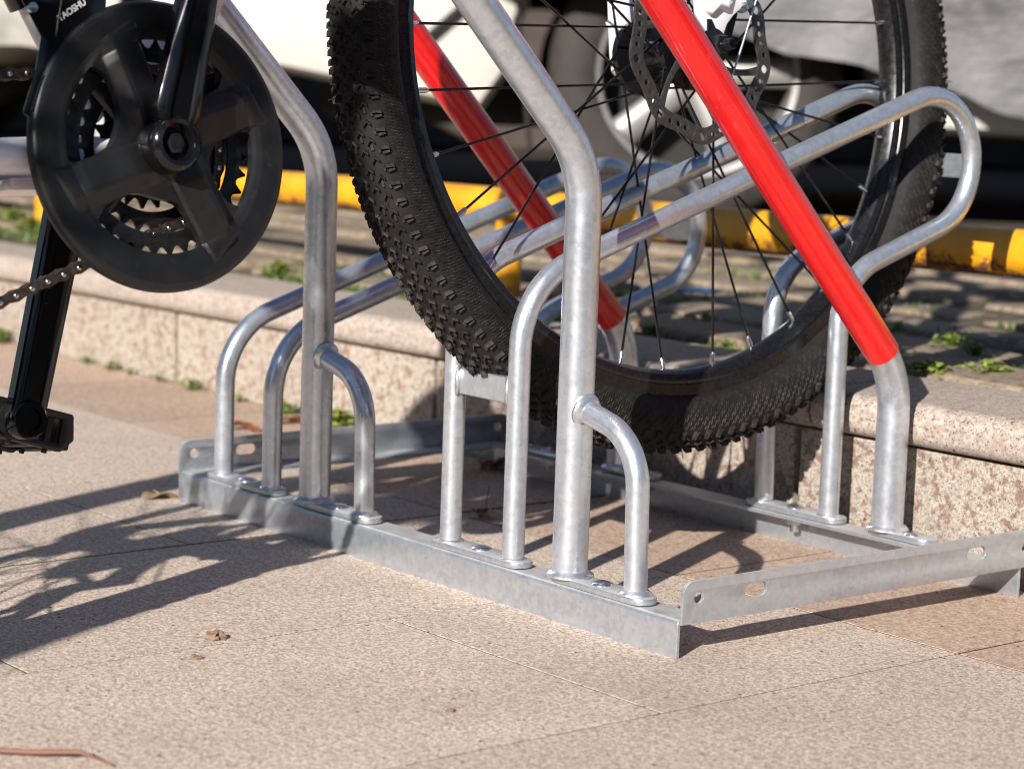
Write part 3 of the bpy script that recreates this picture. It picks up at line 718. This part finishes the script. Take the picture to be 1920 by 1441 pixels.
def arm(p0, p1, v0, v1, w0_, w1_, th, wm):
    """crank arm with a waist, rounded section and a shallow channel on its outer face"""
    p0, p1 = Vector(p0), Vector(p1); d = (p1-p0).normalized(); s = Vector((-d.y, d.x)); vs, fs = [], []
    prof = [(-1, -.5), (-1, .22), (-.8, .46), (-.52, .5), (-.44, .36), (.44, .36), (.52, .5), (.8, .46), (1, .22), (1, -.5)]
    st = [(0, w0_*.80), (.05, w0_), (.16, w0_*.94), (.30, wm), (.6, (wm+w1_)/2), (.88, w1_), (1., w1_*.98)]
    for t, w in st:
        c = p0.lerp(p1, t); v = v0+(v1-v0)*t
        for a, b in prof: q = c+s*a*w; vs.append(L(q.x, q.y, v+b*th))
    n = len(prof)
    for i in range(len(st)-1):
        for k in range(n): fs.append((i*n+k, i*n+(k+1) % n, (i+1)*n+(k+1) % n, (i+1)*n+k))
    fs += [tuple(range(n)), tuple((len(st)-1)*n+k for k in range(n))[::-1]]
    me = mesh(vs, fs, None); bm = bmesh.new(); bm.from_mesh(me); bmesh.ops.recalc_face_normals(bm, faces=bm.faces); bm.to_mesh(me); bm.free(); return finish(me, 40)
ca = obj('crank_arm', arm((-.0008, .0128), (.0395, .166), .0755, .0865, .0172, .0125, .0135, .0150), 'gloss', crank)
obj('crank_boss', mesh(*lathe_geo([(.0085, .0560), (.0205, .0560), (.0205, .0740), (.0190, .0800), (.0160, .0822), (.0130, .0815), (.0118, .0790), (.0112, .0730), (0, .0730)], 40, BM @ Matrix.Translation((-.0015, 0, 0))), 40), 'gloss', ca)
obj('crank_bolt', mesh(*lathe_geo([(0, .0785), (.0055, .0785), (.0075, .0775), (.0078, .0725)], 6, BM @ Matrix.Translation((-.0015, 0, 0))), 30), 'steelblk', ca)
cl = obj('crank_arm', arm((.003, -.004), (-.0450, -.181), -.0690, -.0800, .0165, .0140, .0125, .0150), 'gloss', crank)
obj('crank_eye', mesh(*lathe_geo([(.0085, .0068), (.0125, .0068), (.0140, .0050), (.0140, -.0068), (0, -.0068), (0, .0045), (.0085, .0045)], 28, BM @ Matrix.Translation((-.0450, -.181, -.0780))), 40), 'gloss', cl)
obj('crank_boss', mesh(*lathe_geo([(0, -.058), (.019, -.058), (.0195, -.070), (.017, -.075), (0, -.075)], 30, BM), 40), 'gloss', cl)
txt = bpy.data.curves.new('t', 'FONT'); txt.body = '170'; txt.size = .0085; txt.extrude = .0002; txt.align_x = 'CENTER'
to = bpy.data.objects.new('t', txt); tme = bpy.data.meshes.new_from_object(to); bpy.data.objects.remove(to)
tme.transform(BM @ Matrix.Translation((-.0245, -.095, -.0704)) @ Matrix.Rotation(R_(72), 4, 'Z')); tme.materials.clear(); obj('length_mark', tme, 'steelblk', cl)
def pedal(pu, pw, sv, tilt, crk):
    v0 = .0925*sv
    PM = BM @ Matrix.Translation((pu, pw, v0)) @ Matrix.Rotation(R_(tilt), 4, 'Z')
    hexa = [(-.050, -.004), (-.041, -.0145), (.041, -.0145), (.050, -.004), (.046, .0145), (-.046, .0145)]
    side = [rounded(hexa, .002, 2), rounded([(.021, -.0095), (.038, -.0095), (.038, .0095), (.026, .0095)], .001, 2), rounded([(-.038, -.0095), (-.021, -.0095), (-.026, .0095), (-.038, .0095)], .001, 2)]
    p = obj('pedal', mesh(*lathe_geo([(0, -.014*sv), (.0085, -.014*sv), (.0085, 0), (.0140, .001*sv), (.0140, .010*sv), (.0125, .012*sv), (.0125, .080*sv), (.0085, .088*sv), (0, .088*sv)], 22, PM), 40), 'plastic', crk)
    for z in (.006*sv, .078*sv): obj('cage_plate', plate(side, .006, PM @ Matrix.Translation((0, 0, z)), .0006), 'plastic', p)
    for (x, y, h) in ((.0455, .001, .013), (-.0455, .001, .013), (.030, 0, .012), (-.030, 0, .012)):
        z0, z1 = sorted((.006*sv, .078*sv)); geo = box_geo(x-.0032, x+.0032, y-h, y+h, z0, z1, PM)
        obj('cage_bar', bevel_mesh(geo, .001, 1), 'plastic', p)
    for x in (-.03, 0, .03):
        for z in (.006, .04, .075): obj('grip_stud', mesh(*box_geo(x-.0015, x+.0015, -.0175, -.0140, z*sv, (z+.003)*sv, PM), None), 'plastic', p)
pedal(-.0450, -.181, -1, -17, crank); pedal(.0395, .166, 1, 3, crank)
# front derailleur with its printed cage
fd = obj('front_derailleur', plate([rounded([(-.1035, .0215), (-.0985, .0180), (-.0920, .0370), (-.0820, .0500), (-.0700, .0640), (-.0540, .0780), (-.0370, .0880), (-.0350, .1010), (-.0430, .1270), (-.0960, .1270), (-.0985, .0960), (-.0860, .0720), (-.0925, .0480)], .002, 3)], .0018, BM @ Matrix.Translation((0, 0, .0560)), .0003), 'gloss', bike)
obj('cage_lip', tube([L(-.0975, .0225, .0570), L(-.0900, .0400, .0572), L(-.0790, .0555, .0574), L(-.0620, .0730, .0575), L(-.0385, .0895, .0575)], .0016, 8), 'gloss', fd)
obj('inner_plate', plate([rounded([(-.074, .055), (-.052, .076), (-.034, .086), (-.034, .10), (-.066, .10)], .003, 3)], .0015, BM @ Matrix.Translation((0, 0, .040))), 'gloss', fd)
obj('seat_tube_clamp', mesh(*lathe_geo([(.0175, -.012), (.022, -.012), (.022, .012), (.0175, .012)], 28, frame(L(-.060, .118, 0), bN, bN.cross((L(*seatT)-L(0, 0)).normalized())*-1, (L(*seatT)-L(0, 0)).normalized()), True), 40), 'gloss', fd)
obj('link_body', bevel_mesh(box_geo(-.066, -.036, .100, .125, .014, .050, BM), .005, 2), 'gloss', fd)
obj('clamp_screw', mesh(*lathe_geo([(0, .0605), (.0035, .0600), (.0035, .0560), (0, .056)], 10, BM @ Matrix.Translation((-.0925, .0905, 0))), 40), 'zinc', fd)
obj('gear_cable', tube([L(-.0640, .125, .0585), L(-.0695, .100, .0585), L(-.0745, .080, .0580), L(-.0760, .0720, .0575)], .0007, 8), 'chain', fd)
txt = bpy.data.curves.new('t', 'FONT'); txt.body = 'TAOSHU'; txt.size = .0062; txt.extrude = .00015; txt.offset = .00012
to = bpy.data.objects.new('t', txt); tme = bpy.data.meshes.new_from_object(to); bpy.data.objects.remove(to)
tme.transform(BM @ Matrix.Translation((-.0722, .0822, .0574)) @ Matrix.Rotation(R_(31), 4, 'Z')); tme.materials.clear(); obj('print', tme, 'print', fd)
# rear wheel, cassette, rear derailleur, kickstand
rw = wheel('rear_wheel', RM, False)
cas = obj('cassette', mesh(*join(*[lathe_geo([(.010, .034+.0042*k), (.058-.006*k, .034+.0042*k), (.058-.006*k, .036+.0042*k), (.010, .036+.0042*k)], 32, RM, True) for k in range(6)]), 30), 'chain', bike)
rd = obj('rear_derailleur', tube([RM @ Vector((.01, -.02, .06)), RM @ Vector((.03, -.055, .062)), RM @ Vector((.055, -.07, .058)), RM @ Vector((.028, -.085, .05)), RM @ Vector((.065, -.155, .05))], [.012, .011, .013, .009, .007], 12), 'gloss', bike)
for (u, w) in ((.032, -.092), (.056, -.158)):
    obj('jockey_wheel', mesh(*lathe_geo([(0, .041), (.019, .041), (.019, .047), (0, .047)], 18, RM @ Matrix.Translation((u, w, 0))), 30), 'plastic', rd)
obj('kickstand', tube([L(-.40, -.04, -.07), L(-.385, -.12, -.10), L(-.36, -.315, -.150)], [.010, .008, .008], 12), 'gloss', bike)
# chain
def chain_path():
    P = []; rr = .0555
    j1 = Vector((-.458+.032, -.020-.092)); j2 = Vector((-.458+.056, -.020-.158)); ch = Vector((-.458, -.020)); rc = .047
    for k in range(15):         # round the front ring: leaves at the top, comes back at the bottom
        a = R_(-72-8)+(R_(98)+R_(80))*k/14; P.append(Vector((rr*math.cos(a), rr*math.sin(a))))
    for k in range(1, 13): P.append(P[14].lerp(Vector((ch.x+rc*math.cos(R_(100)), ch.y+rc*math.sin(R_(100)))), k/12))
    for k in range(1, 9): a = R_(100)+R_(165)*k/8; P.append(ch+Vector((math.cos(a), math.sin(a)))*rc)
    for k in range(1, 5): a = R_(60-120*k/4); P.append(j1+Vector((math.cos(a), math.sin(a)))*.021)
    for k in range(1, 6): a = R_(150+130*k/5); P.append(j2+Vector((math.cos(a), math.sin(a)))*.021)
    return P+[P[0]]
CP = chain_path(); seg_l = [0]
for a, b in zip(CP, CP[1:]): seg_l.append(seg_l[-1]+(b-a).length)
tot = seg_l[-1]; nlk = int(round(tot/.0127/2))*2; pit = tot/nlk
def at(s):
    s = s % tot
    for i in range(len(CP)-1):
        if seg_l[i+1] >= s: return CP[i].lerp(CP[i+1], (s-seg_l[i])/max(seg_l[i+1]-seg_l[i], 1e-9))
def link_mesh(wide):
    out = []; n = 8; x = .00635; r = .0043
    for k in range(n+1): a = -math.pi*.62+2*math.pi*.62*k/n; out.append((x+r*math.cos(a), r*math.sin(a)))
    out.append((0, .0030))
    for k in range(n+1): a = math.pi-math.pi*.62+2*math.pi*.62*k/n; out.append((-x+r*math.cos(a), r*math.sin(a)))
    out.append((0, -.0030)); z = .0033 if wide else .0022
    bm = bmesh.new()
    for zz in (-z, z):
        me = plate([out], .0011, Matrix.Translation((0, 0, zz))); bm.from_mesh(me); bpy.data.meshes.remove(me)
    me = bpy.data.meshes.new('m'); bm.to_mesh(me); bm.free()
    me.materials.append(M['chain']); return finish(me, 30)
LM_ = [link_mesh(True), link_mesh(False)]
pin = mesh(*lathe_geo([(0, .0046), (.0014, .0045), (.0020, .0040), (.0020, -.0045), (0, -.0045)], 12), 50)
chain = obj('chain', mesh(*tube_geo([L(p.x, p.y, .0400) for p in CP], .0012, 6, cap=False), 60), 'chain', bike)
for k in range(nlk):
    a, b = at(k*pit), at((k+1)*pit); m_ = (a+b)/2; an = math.atan2(b.y-a.y, b.x-a.x)
    MX = BM @ Matrix.Translation((m_.x, m_.y, .0400)) @ Matrix.Rotation(an, 4, 'Z')
    obj('chain_link', LM_[k % 2], None, chain, MX)
    obj('link_pin', pin, 'pin', chain, BM @ Matrix.Translation((a.x, a.y, .0400)))

# ================================================================== YELLOW BARRIER
YB = .6826
bar = thing('barrier_rail', 'low yellow painted pipe barrier with rusty underside standing on the flagstones', 'barrier', (-.42, YB, TZ))
obj('pipe', tube([(-3.4+.2*k, YB, .2510+.0135*(-3.4+.2*k)+.0015*math.sin(k)) for k in range(27)], .0238, 32), 'yellow', bar)
for x in (-2.86, -1.645, -.428, .79, 1.7):
    p = obj('post', tube([(x, YB, TZ-.01), (x, YB, .238+.0135*x)], .0172, 24), 'yellow', bar)
    obj('foot_plate', bevel_mesh(box_geo(x-.035, x+.035, YB-.035, YB+.035, TZ+.001, TZ+.008), .0015, 1), 'yellow', p)

# ================================================================== PARKED CARS
CA = Vector((-.6301, -.7765, 0)).normalized(); CBv = Vector((-.7765, .6301, 0)).normalized()   # car forwards, car across (away)
CZ = TZ-.002
def car_frame(a0): return frame(Vector((-1.473, 1.993, CZ))+CA*a0, CA, CBv, (0, 0, 1))
def arch(c, r, n=12, z0=.17): return [(c+r*math.cos(math.pi*(1-k/n)), .29+r*math.sin(math.pi*(1-k/n))) for k in range(n+1)]
def make_car(name, label, cat, a0, hem, mats, front_open, crumple, seed):
    MX = car_frame(a0); root = thing(name, label, cat, MX @ Vector((-.9, .85, 0)), None)
    wb = 2.45
    low = [(-3.05, .34), (-2.83, .22)] + [(x, z) for x, z in arch(-wb, .36) if z > .21] + [(-2.0, .19), (-.42, .19)] + [(x, z) for x, z in arch(0, .36) if z > .21] + [(.42, .20), (.62, .235), (.86, .275), (.95, .36)]
    up = [(.985, .52), (.93, .72), (.62, .82), (.10, .90), (-.42, 1.30), (-.75, 1.42), (-1.9, 1.44), (-2.5, 1.28), (-2.95, .98), (-3.12, .86), (-3.13, .5)]
    body_loop = low[::1]+up
    BX = MX @ frame((0, .83, 0), (1, 0, 0), (0, 0, 1), (0, -1, 0))
    obj('body', plate([body_loop], 1.64, BX, .05, 40), mats[0], root)
    obj('underbody', bevel_mesh(box_geo(-2.9, .75, .25, 1.40, .172, .30, MX), .02, 1), 'under', root)
    obj('window', plate([rounded([(-.02, .93), (-.46, 1.27), (-1.2, 1.33), (-1.2, .95)], .03)], .012, MX @ frame((0, .004, 0), (1, 0, 0), (0, 0, 1), (0, -1, 0))), 'glass', root)
    obj('window', plate([rounded([(-1.28, .95), (-1.28, 1.33), (-2.1, 1.31), (-2.4, 1.0)], .03)], .012, MX @ frame((0, .004, 0), (1, 0, 0), (0, 0, 1), (0, -1, 0))), 'glass', root)
    obj('headlight', bevel_mesh(box_geo(.78, .955, .06, .36, .60, .70, MX), .02, 2), 'lamp', root)
    obj('headlight', bevel_mesh(box_geo(.78, .955, 1.30, 1.60, .60, .70, MX), .02, 2), 'lamp', root)
    for b in (.04, 1.42): obj('tail_light', bevel_mesh(box_geo(-3.14, -3.0, b, b+.2, .72, .86, MX), .02, 2), 'redlamp', root)
    obj('panel_seam', tube([MX @ Vector(q) for q in ((.40, -.002, .60), (.425, -.002, .46), (.47, -.002, .395), (.545, -.002, .325))], .009, 8), 'under', root)
    obj('mud_flap', bevel_mesh(box_geo(-.01, .0, 0, .20, 0, .44, MX @ frame((.325, .02, .13), (1, 0, -.0), (0, 1, 0), (.12, 0, .99))), .003, 1), 'under', root)
    for cx in (0, -wb):
        for b, out in ((.015, -1), (1.49, 1)):
            WX = MX @ frame((cx, b if out < 0 else b+.17, .29), (1, 0, 0), (0, 0, 1), (0, -1, 0)) if out < 0 else MX @ frame((cx, b+.17, .29), (-1, 0, 0), (0, 0, 1), (0, 1, 0))
            wh = obj('wheel', mesh(*lathe_geo([(.195, -.005), (.20, .0), (.225, .006), (.27, .0), (.286, -.02), (.29, -.05), (.29, -.13), (.28, -.16), (.20, -.17)], 48, WX), 50), 'cartyre', root)
            obj('rim', mesh(*lathe_geo([(.196, -.01), (.198, -.002), (.189, -.004), (.184, -.03), (.183, -.11)], 40, WX), 40), 'alloy', wh)
            for k in range(5):
                a = R_(90+72*k+14); ca_, sa_ = math.cos(a), math.sin(a)
                obj('rim_spoke', mesh(*tube_geo([WX @ Vector((.02*ca_, .02*sa_, -.030)), WX @ Vector((.10*ca_, .10*sa_, -.016)), WX @ Vector((.184*ca_, .184*sa_, -.014))], [.038, .028, .032], 10, hint=tuple(WX.to_3x3() @ Vector((0, 0, 1))), sy=.45), 40), 'alloy', wh)
            obj('hub_cap', mesh(*lathe_geo([(0, -.008), (.03, -.010), (.042, -.02), (.042, -.05)], 24, WX), 40), 'alloy', wh)
            obj('dark_wheel_disc', mesh(*lathe_geo([(0, -.100), (.183, -.100)], 32, WX), 40), 'under', wh)  # dark disc filling the gaps between the spokes
    # cover: cloth sheet from the near hem over the roof to the far hem
    cov = bpy.data.objects.new('x', None); bpy.data.objects.remove(cov)
    vs, fs = [], []; na, ns = 110, 44; A0, A1 = -3.24, 1.06
    def topz(a):
        xs = sorted(up, key=lambda q: q[0]); xs = [(-3.3, .5), (-3.14, .9)]+[q for q in xs if -3.1 < q[0] < .95]+[(1.0, .60), (1.1, .52)]
        for (x0, z0), (x1, z1) in zip(xs, xs[1:]):
            if x0 <= a <= x1: return z0+(z1-z0)*(a-x0)/max(x1-x0, 1e-6)
        return .6
    for i in range(na+1):
        a = A0+(A1-A0)*i/na; tz = topz(a)+.035; hz = hem(a)
        for j in range(ns+1):
            t = j/ns
            if t < .42: s = t/.42; b = -.045-.02*(1-s); z = hz+(max(hz+.05, min(.95, tz-.05))-hz)*s
            elif t < .58:
                s = (t-.42)/.16; zz = max(hz+.05, min(.95, tz-.05)); b = -.045+1.75*s; z = zz+(tz-zz)*math.sin(math.pi*s)**.5
            else: s = (1-t)/.42; b = 1.705+.02*(1-s); z = hz+(max(hz+.05, min(.95, tz-.05))-hz)*s
            f = noise.noise(Vector((a*3.1+z*2.0+seed, z*9-a*2.2, b*.6)))*.035*crumple + noise.noise(Vector((a*9+seed, z*16+a*6, b)))*.014*crumple
            w_ = 1 if t < .42 else (-1 if t > .58 else 0)
            vs.append(MX @ Vector((a+f*.3, b-abs(f)*w_*1.0-f*.3*w_, z+(f if w_ == 0 else f*.35)+.012*math.sin(a*11+seed)*(1 if j in (0, ns) else 0))))
    n1 = ns+1
    for i in range(na):
        for j in range(ns): fs.append((i*n1+j, (i+1)*n1+j, (i+1)*n1+j+1, i*n1+j+1))
    me = mesh(vs, fs, 180)
    return root, me
hem1 = lambda a: (.355+.20*max(0, min(1, (a+.55)/.85))+.14*max(0, a-.30)+(.0 if a > -.55 else -.02*min(1, (-.55-a)))) - .03*math.exp(-((a+.62)/.10)**2)-TZ+.03
car1, cv1 = make_car('parked_car', 'cream parked car with spoked alloy wheel showing below a grey cover', 'car', 0., hem1, ['cream'], True, 2.6, 1.)
tag(obj('car_cover', cv1, 'cover'), 'wrinkled grey cloth cover draped over the cream car', 'car cover')
hem2 = lambda a: .30+.02*math.sin(a*5)
car2, cv2 = make_car('parked_car', 'parked car at the far left wholly draped in a pale crumpled cover', 'car', 4.34, hem2, ['cream'], False, 2.4, 9.)
tag(obj('car_cover', cv2, 'cover_pale'), 'pale crumpled cover over the car at the far left', 'car cover')

wallm = car_frame(0); M['wall_dark'] = simple('gap_wall_dark', (.055, .040, .032), .9, var=.35, vscale=14, bumps=.4, bscale=30)  # added wall, dark in colour, to stop lit ground showing under the cars
tag(obj('dark_gap_wall', bevel_mesh(box_geo(-9, 9, 3.3, 3.55, 0, 1.1, wallm), .02, 1), 'wall_dark'), 'added dark wall behind the parked cars that keeps the gap beneath them dark', 'wall')
# ================================================================== WEEDS AND LITTER
def weed(x, y, z, size, n, seed, label, grassy=0.):
    r = random.Random(seed); vs, fs = [], []
    root = thing('weed', label, 'weed', (x, y, z), 'weeds rooted in the joints')
    svs, sfs = [], []
    for k in range(n):
        a = r.uniform(0, 6.283); rad = size*abs(r.gauss(0, .55)); hgt = size*r.uniform(.10, .48)*math.exp(-(rad/size)**2*.6)+.003
        c = Vector((x+rad*math.cos(a), y+rad*math.sin(a)*.8, z+hgt)); l = size*r.uniform(.16, .30)
        b = r.uniform(0, 6.283); d = Vector((math.cos(b), math.sin(b), r.uniform(-.3, .6))).normalized(); s = d.cross(Vector((r.uniform(-.4, .4), r.uniform(-.4, .4), 1))).normalized()
        nn = s.cross(d).normalized(); o = len(vs); wd = l*(.42 if r.random() > grassy else .12); ll = l*(1 if wd > l*.2 else 2.4)
        for u, w, h in ((-.5, 0, 0), (-.28, .8, .10), (.12, 1., .12), (.42, .55, .02), (.55, 0, -.08), (.42, -.55, .02), (.12, -1., .12), (-.28, -.8, .10), (0, 0, .0)):
            vs.append(c+d*ll*u+s*wd*w+nn*l*h)
        fs.extend([(o+8, o+i, o+(i+1) % 8) for i in range(8)])
        if k % 2 == 0: svs, sfs = join((svs, sfs), tube_geo([Vector((x+rad*.2*math.cos(a), y+rad*.2*math.sin(a), z-.002)), c], [.0007, .0004], 4))
    obj('leaves', mesh(vs, fs, 60), 'leaf', root); obj('stems', mesh(svs, sfs, 60), 'moss', root)
wl_ = [(-1.215, .385, 0, .036, 60, 'tall tuft of weed at the kerb foot at the far left edge'), (-.965, .387, 0, .017, 30, 'small weed at the kerb foot just right of the left crank'),
  (-.893, .385, 0, .020, 40, 'low spreading weed at the kerb foot below the chain guard'), (-.845, .386, 0, .013, 26, 'tiny weed at the kerb foot left of the panel joint'), (-.772, .386, 0, .013, 26, 'tiny weed at the kerb panel joint'),
  (-.690, .383, 0, .024, 50, 'bushy bright weed at the kerb foot left of the rack'), (-.577, .385, 0, .015, 26, 'small weed at the kerb foot seen left of the first loop tube'),
  (-.468, .380, 0, .026, 60, 'weed at the kerb foot seen between the first loop tubes'), (-.352, .374, 0, .040, 110, 'lush bright green weed at the kerb foot behind the left hook'),
  (-.045, .385, 0, .020, 40, 'weed at the kerb foot by the rear left rack corner')]
for i, w in enumerate(wl_): weed(*w[:5], 20+i, w[5], .1)
tw = [(-.05, .585, .022, 40, 'weed behind the kerb cap seen left between the spokes'), (-.085, .70, .026, 60, 'round leaved weed behind the kerb seen through the lower spokes'), (.075, .575, .016, 40, 'yellowish weed by the rim on the cap edge'),
  (.065, .86, .026, 60, 'weed patch just right of the tyre behind the red sleeve'), (.175, .82, .028, 80, 'rounded weed clump in the middle of the right terrace'), (.235, .79, .022, 50, 'small shaded weed right of the middle clump'),
  (.335, .595, .030, 110, 'low round leaved weed spilling onto the right kerb cap'), (.365, .655, .030, 100, 'bright feathery weed beside the tan stone at right'), (-.345, .80, .024, 50, 'weed on the terrace seen behind the front post'),
  (-.78, .575, .030, 90, 'green weed on the terrace just left of the first post'), (-.665, .555, .030, 80, 'green weed on the terrace at the foot of the first post'), (-1.68, .64, .045, 120, 'green weed beside the left barrier post'), (-1.50, .585, .040, 110, 'spreading green weed along the cap at the far left')]
for i, w in enumerate(tw): weed(w[0], w[1], TZ+.004, w[2]*1.05, int(w[3]*1.1), 60+i, w[4])
def dry_leaf(x, y, z, size, rot, mat, label, curl=.5, stem=True):
    vs, fs = [], []; nu, nv = 9, 5
    for i in range(nu):
        t = i/(nu-1); w = math.sin(math.pi*t**.8)*.36*(1+.15*math.sin(t*17))
        for j in range(nv):
            s = (j/(nv-1)-.5)*2
            vs.append((size*(t-.5), size*w*s, size*(curl*(s*s)*w*1.3+.10*math.sin(t*5+s*2)+curl*.5*(t-.5)**2+.03)))
    for i in range(nu-1):
        for j in range(nv-1): fs.append((i*nv+j, (i+1)*nv+j, (i+1)*nv+j+1, i*nv+j+1))
    root = thing('dry_leaf', label, 'leaf', (x, y, z), 'dead leaves on the paving')
    mw = Matrix.Translation((x, y, z+.001)) @ Matrix.Rotation(rot, 4, 'Z')
    obj('blade', mesh(vs, fs, 60), mat, root, mw)
    if stem: obj('stalk', tube([(size*.5, 0, size*.1), (size*.75, size*.1, size*.3), (size*1.15, size*.12, size*.75)], [.0007, .0006, .0005], 6), 'twig', root, mw)
dry_leaf(.150, .192, 0, .030, 2.2, 'dry', 'curled red brown leaf on the slabs behind the wheel slot tubes', .7)
dry_leaf(-.385, .270, 0, .040, .4, 'dry', 'orange brown leaf lying behind the first pair of loop tubes', .4, False)
dry_leaf(-.405, .345, 0, .035, 1.2, 'dry', 'brown leaf close to the kerb behind the left post', .4, False)
dry_leaf(-.078, -.022, 0, .034, 1.1, 'tan', 'flat tan leaf tucked under the left end of the front rail', .15, False)
dry_leaf(-.055, .362, 0, .034, 2.0, 'dry', 'reddish leaf caught under the rear left corner of the rack', .6, False)
tag(obj('fallen_twig', tube([(.560, -.552, .003), (.600, -.512, .0035), (.620, -.489, .005), (.633, -.484, .003), (.645, -.481, .002)], [.0016, .0018, .0016, .0009, .0005], 8), 'twig'), 'thin red brown twig lying on the slabs at the bottom left corner', 'twig')
tag(obj('straw', tube([(-.115, -.010, .002), (-.098, -.017, .004), (-.085, -.018, .003)], .0007, 6), 'straw'), 'short straw stalk beside the left end of the front rail', 'straw')
def clod(x, y, s, seed, label):
    me = bpy.data.meshes.new('m'); bm = bmesh.new(); bmesh.ops.create_icosphere(bm, subdivisions=3, radius=s); bm.to_mesh(me); bm.free()
    for v in me.vertices:
        v.co += Vector(noise.noise_vector(v.co*(1.6/s)+Vector((seed, 0, 0))))*s*.55; v.co.z = max(v.co.z*.9, -s*.2); v.co.x *= 1.35
    me.transform(Matrix.Translation((x, y, s*.18)) @ Matrix.Rotation(.9, 4, 'Z')); finish(me, None)
    tag(obj('soil_clod', me, 'clod'), label, 'soil clod', 'clods of soil on the slabs')
clod(.412, -.265, .0052, 1, 'larger crumb of brown soil on the sunlit slab at left'); clod(.453, -.306, .0030, 4, 'smaller crumb of brown soil nearer the bottom left')
clod(.655, -.235, .0022, 7, 'tiny dark crumb of soil near the bottom centre')
tag(obj('plastic_scrap', bevel_mesh(box_geo(-.03, .03, -.012, .012, 0, .004, Matrix.Translation((-.345, .93, TZ+.012)) @ Matrix.Rotation(.6, 4, 'Z')), .001, 1), 'blue'), 'bright blue scrap of plastic lying on the flagstones behind the wheel', 'scrap')

# ================================================================== UNSEEN LOW BUILDINGS (added to block horizon sky and darken reflections)
def unseen_building(cx, cy, rot, w, h, d, mat, label):
    MX = Matrix.Translation((cx, cy, DIRT_Z)) @ Matrix.Rotation(rot, 4, 'Z')
    root = thing('sky_blocking_building', label, 'building', (cx, cy, DIRT_Z), 'unseen low buildings added to block the horizon sky')
    wall = obj('wall', bevel_mesh(box_geo(-w/2, w/2, -d, 0, 0, h, MX), .05, 1), mat, root)
    obj('roof', bevel_mesh(box_geo(-w/2-.3, w/2+.3, -d-.3, .35, h+.003, h+.25, MX), .03, 1), 'asphalt', root)
    n = int(w/2.4)
    for k in range(n):
        x = -w/2+(k+.5)*w/n
        wd = obj('window', bevel_mesh(box_geo(x-.8, x+.8, .003, .08, .8, 2.4, MX), .02, 1), 'alloy', root)
        obj('pane', mesh(*box_geo(x-.72, x+.72, .083, .10, .88, 2.32, MX), None), 'glass', wd)
M['wall_a'] = simple('plaster_wall', (.20, .16, .13), .9, var=.2, vscale=3); M['wall_b'] = simple('brick_wall', (.16, .09, .065), .9, var=.3, vscale=8)
unseen_building(9.5, -9.0, R_(48), 16, 3.6, 6, 'wall_b', 'unseen low brown brick building added to darken reflections')
unseen_building(13, 5.0, R_(100), 14, 4.2, 6, 'wall_a', 'unseen low plastered building at right added to darken reflections')
unseen_building(-6.5, -11.5, R_(-10), 16, 3.6, 6, 'wall_a', 'unseen low plastered building at left added to darken reflections')

def shade_casting_tree(x, y):  # unseen tree, added to dapple shade over the guard and left posts
    r = random.Random(21); root = thing('shade_casting_tree', 'unseen slender young tree with a small sparse leafy crown added to cast dappled shade', 'tree', (x, y, 0))
    stem = [Vector((x, y, -.02)), Vector((x+.006, y-.004, .5)), Vector((x-.004, y+.004, 1.0)), Vector((x+.004, y, 1.35)), Vector((x, y+.004, 1.62))]
    tr = obj('trunk', tube(stem, [.0125, .011, .009, .006, .003], 12), 'twig', root)
    vs, fs = [], []
    for k in range(22):
        h = r.uniform(.88, 1.20); a = r.uniform(0, 6.283); l = r.uniform(.10, .20)*(1.1-.5*abs(h-1.2)/.4)
        b0 = Vector((x, y, h)); b1 = b0+Vector((math.cos(a)*l, math.sin(a)*l, r.uniform(.02, .12)))
        obj('branch', tube([b0, b0.lerp(b1, .5)+Vector((0, 0, .01)), b1], [.0032, .0022, .0012], 6), 'twig', tr)
        for j in range(8):
            c = b0.lerp(b1, r.uniform(.35, 1.1))+Vector((r.gauss(0, .022), r.gauss(0, .022), r.gauss(0, .022))); l2 = r.uniform(.014, .030)
            d = Vector((r.uniform(-1, 1), r.uniform(-1, 1), r.uniform(-.6, .4))).normalized(); sd = d.orthogonal().normalized(); sd = Matrix.Rotation(r.uniform(0, 6.28), 3, d) @ sd; o = len(vs)
            for u, w in ((-1, 0), (-.3, .48), (.4, .42), (1, 0), (.4, -.42), (-.3, -.48)): vs.append(c+d*l2*u+sd*l2*w)
            fs.append((o, o+1, o+2, o+3)); fs.append((o, o+3, o+4, o+5))
    obj('crown', mesh(vs, fs, None), 'leaf', root)
shade_casting_tree(.985, -1.665)

def grit():
    r = random.Random(31); vs, fs = [], []
    for k in range(1500):
        t = r.random()
        if t < .5: x, y = r.uniform(-1.6, .95), .396-abs(r.gauss(0, .028))
        elif t < .75: x, y = r.uniform(-.06, .64), r.choice((.02+abs(r.gauss(0, .02)), D-.02-abs(r.gauss(0, .03))))
        else: x, y = r.uniform(-1.2, .95), r.uniform(-.5, .38)
        z = 0.; q = r.uniform(.0004, .0013); o = len(vs)
        for a, b, c in ((1, 0, 0), (-.5, .9, 0), (-.5, -.9, 0), (0, 0, .9)): vs.append((x+a*q*r.uniform(.6, 1.6), y+b*q*r.uniform(.6, 1.6), z+c*q))
        fs += [(o, o+1, o+3), (o+1, o+2, o+3), (o+2, o, o+3)]
    return mesh(vs, fs, None)
o = obj('grit', grit(), 'clod'); o['kind'] = 'stuff'; o['label'] = 'fine brown grit scattered on the slabs along the kerb foot'; o['category'] = 'grit'
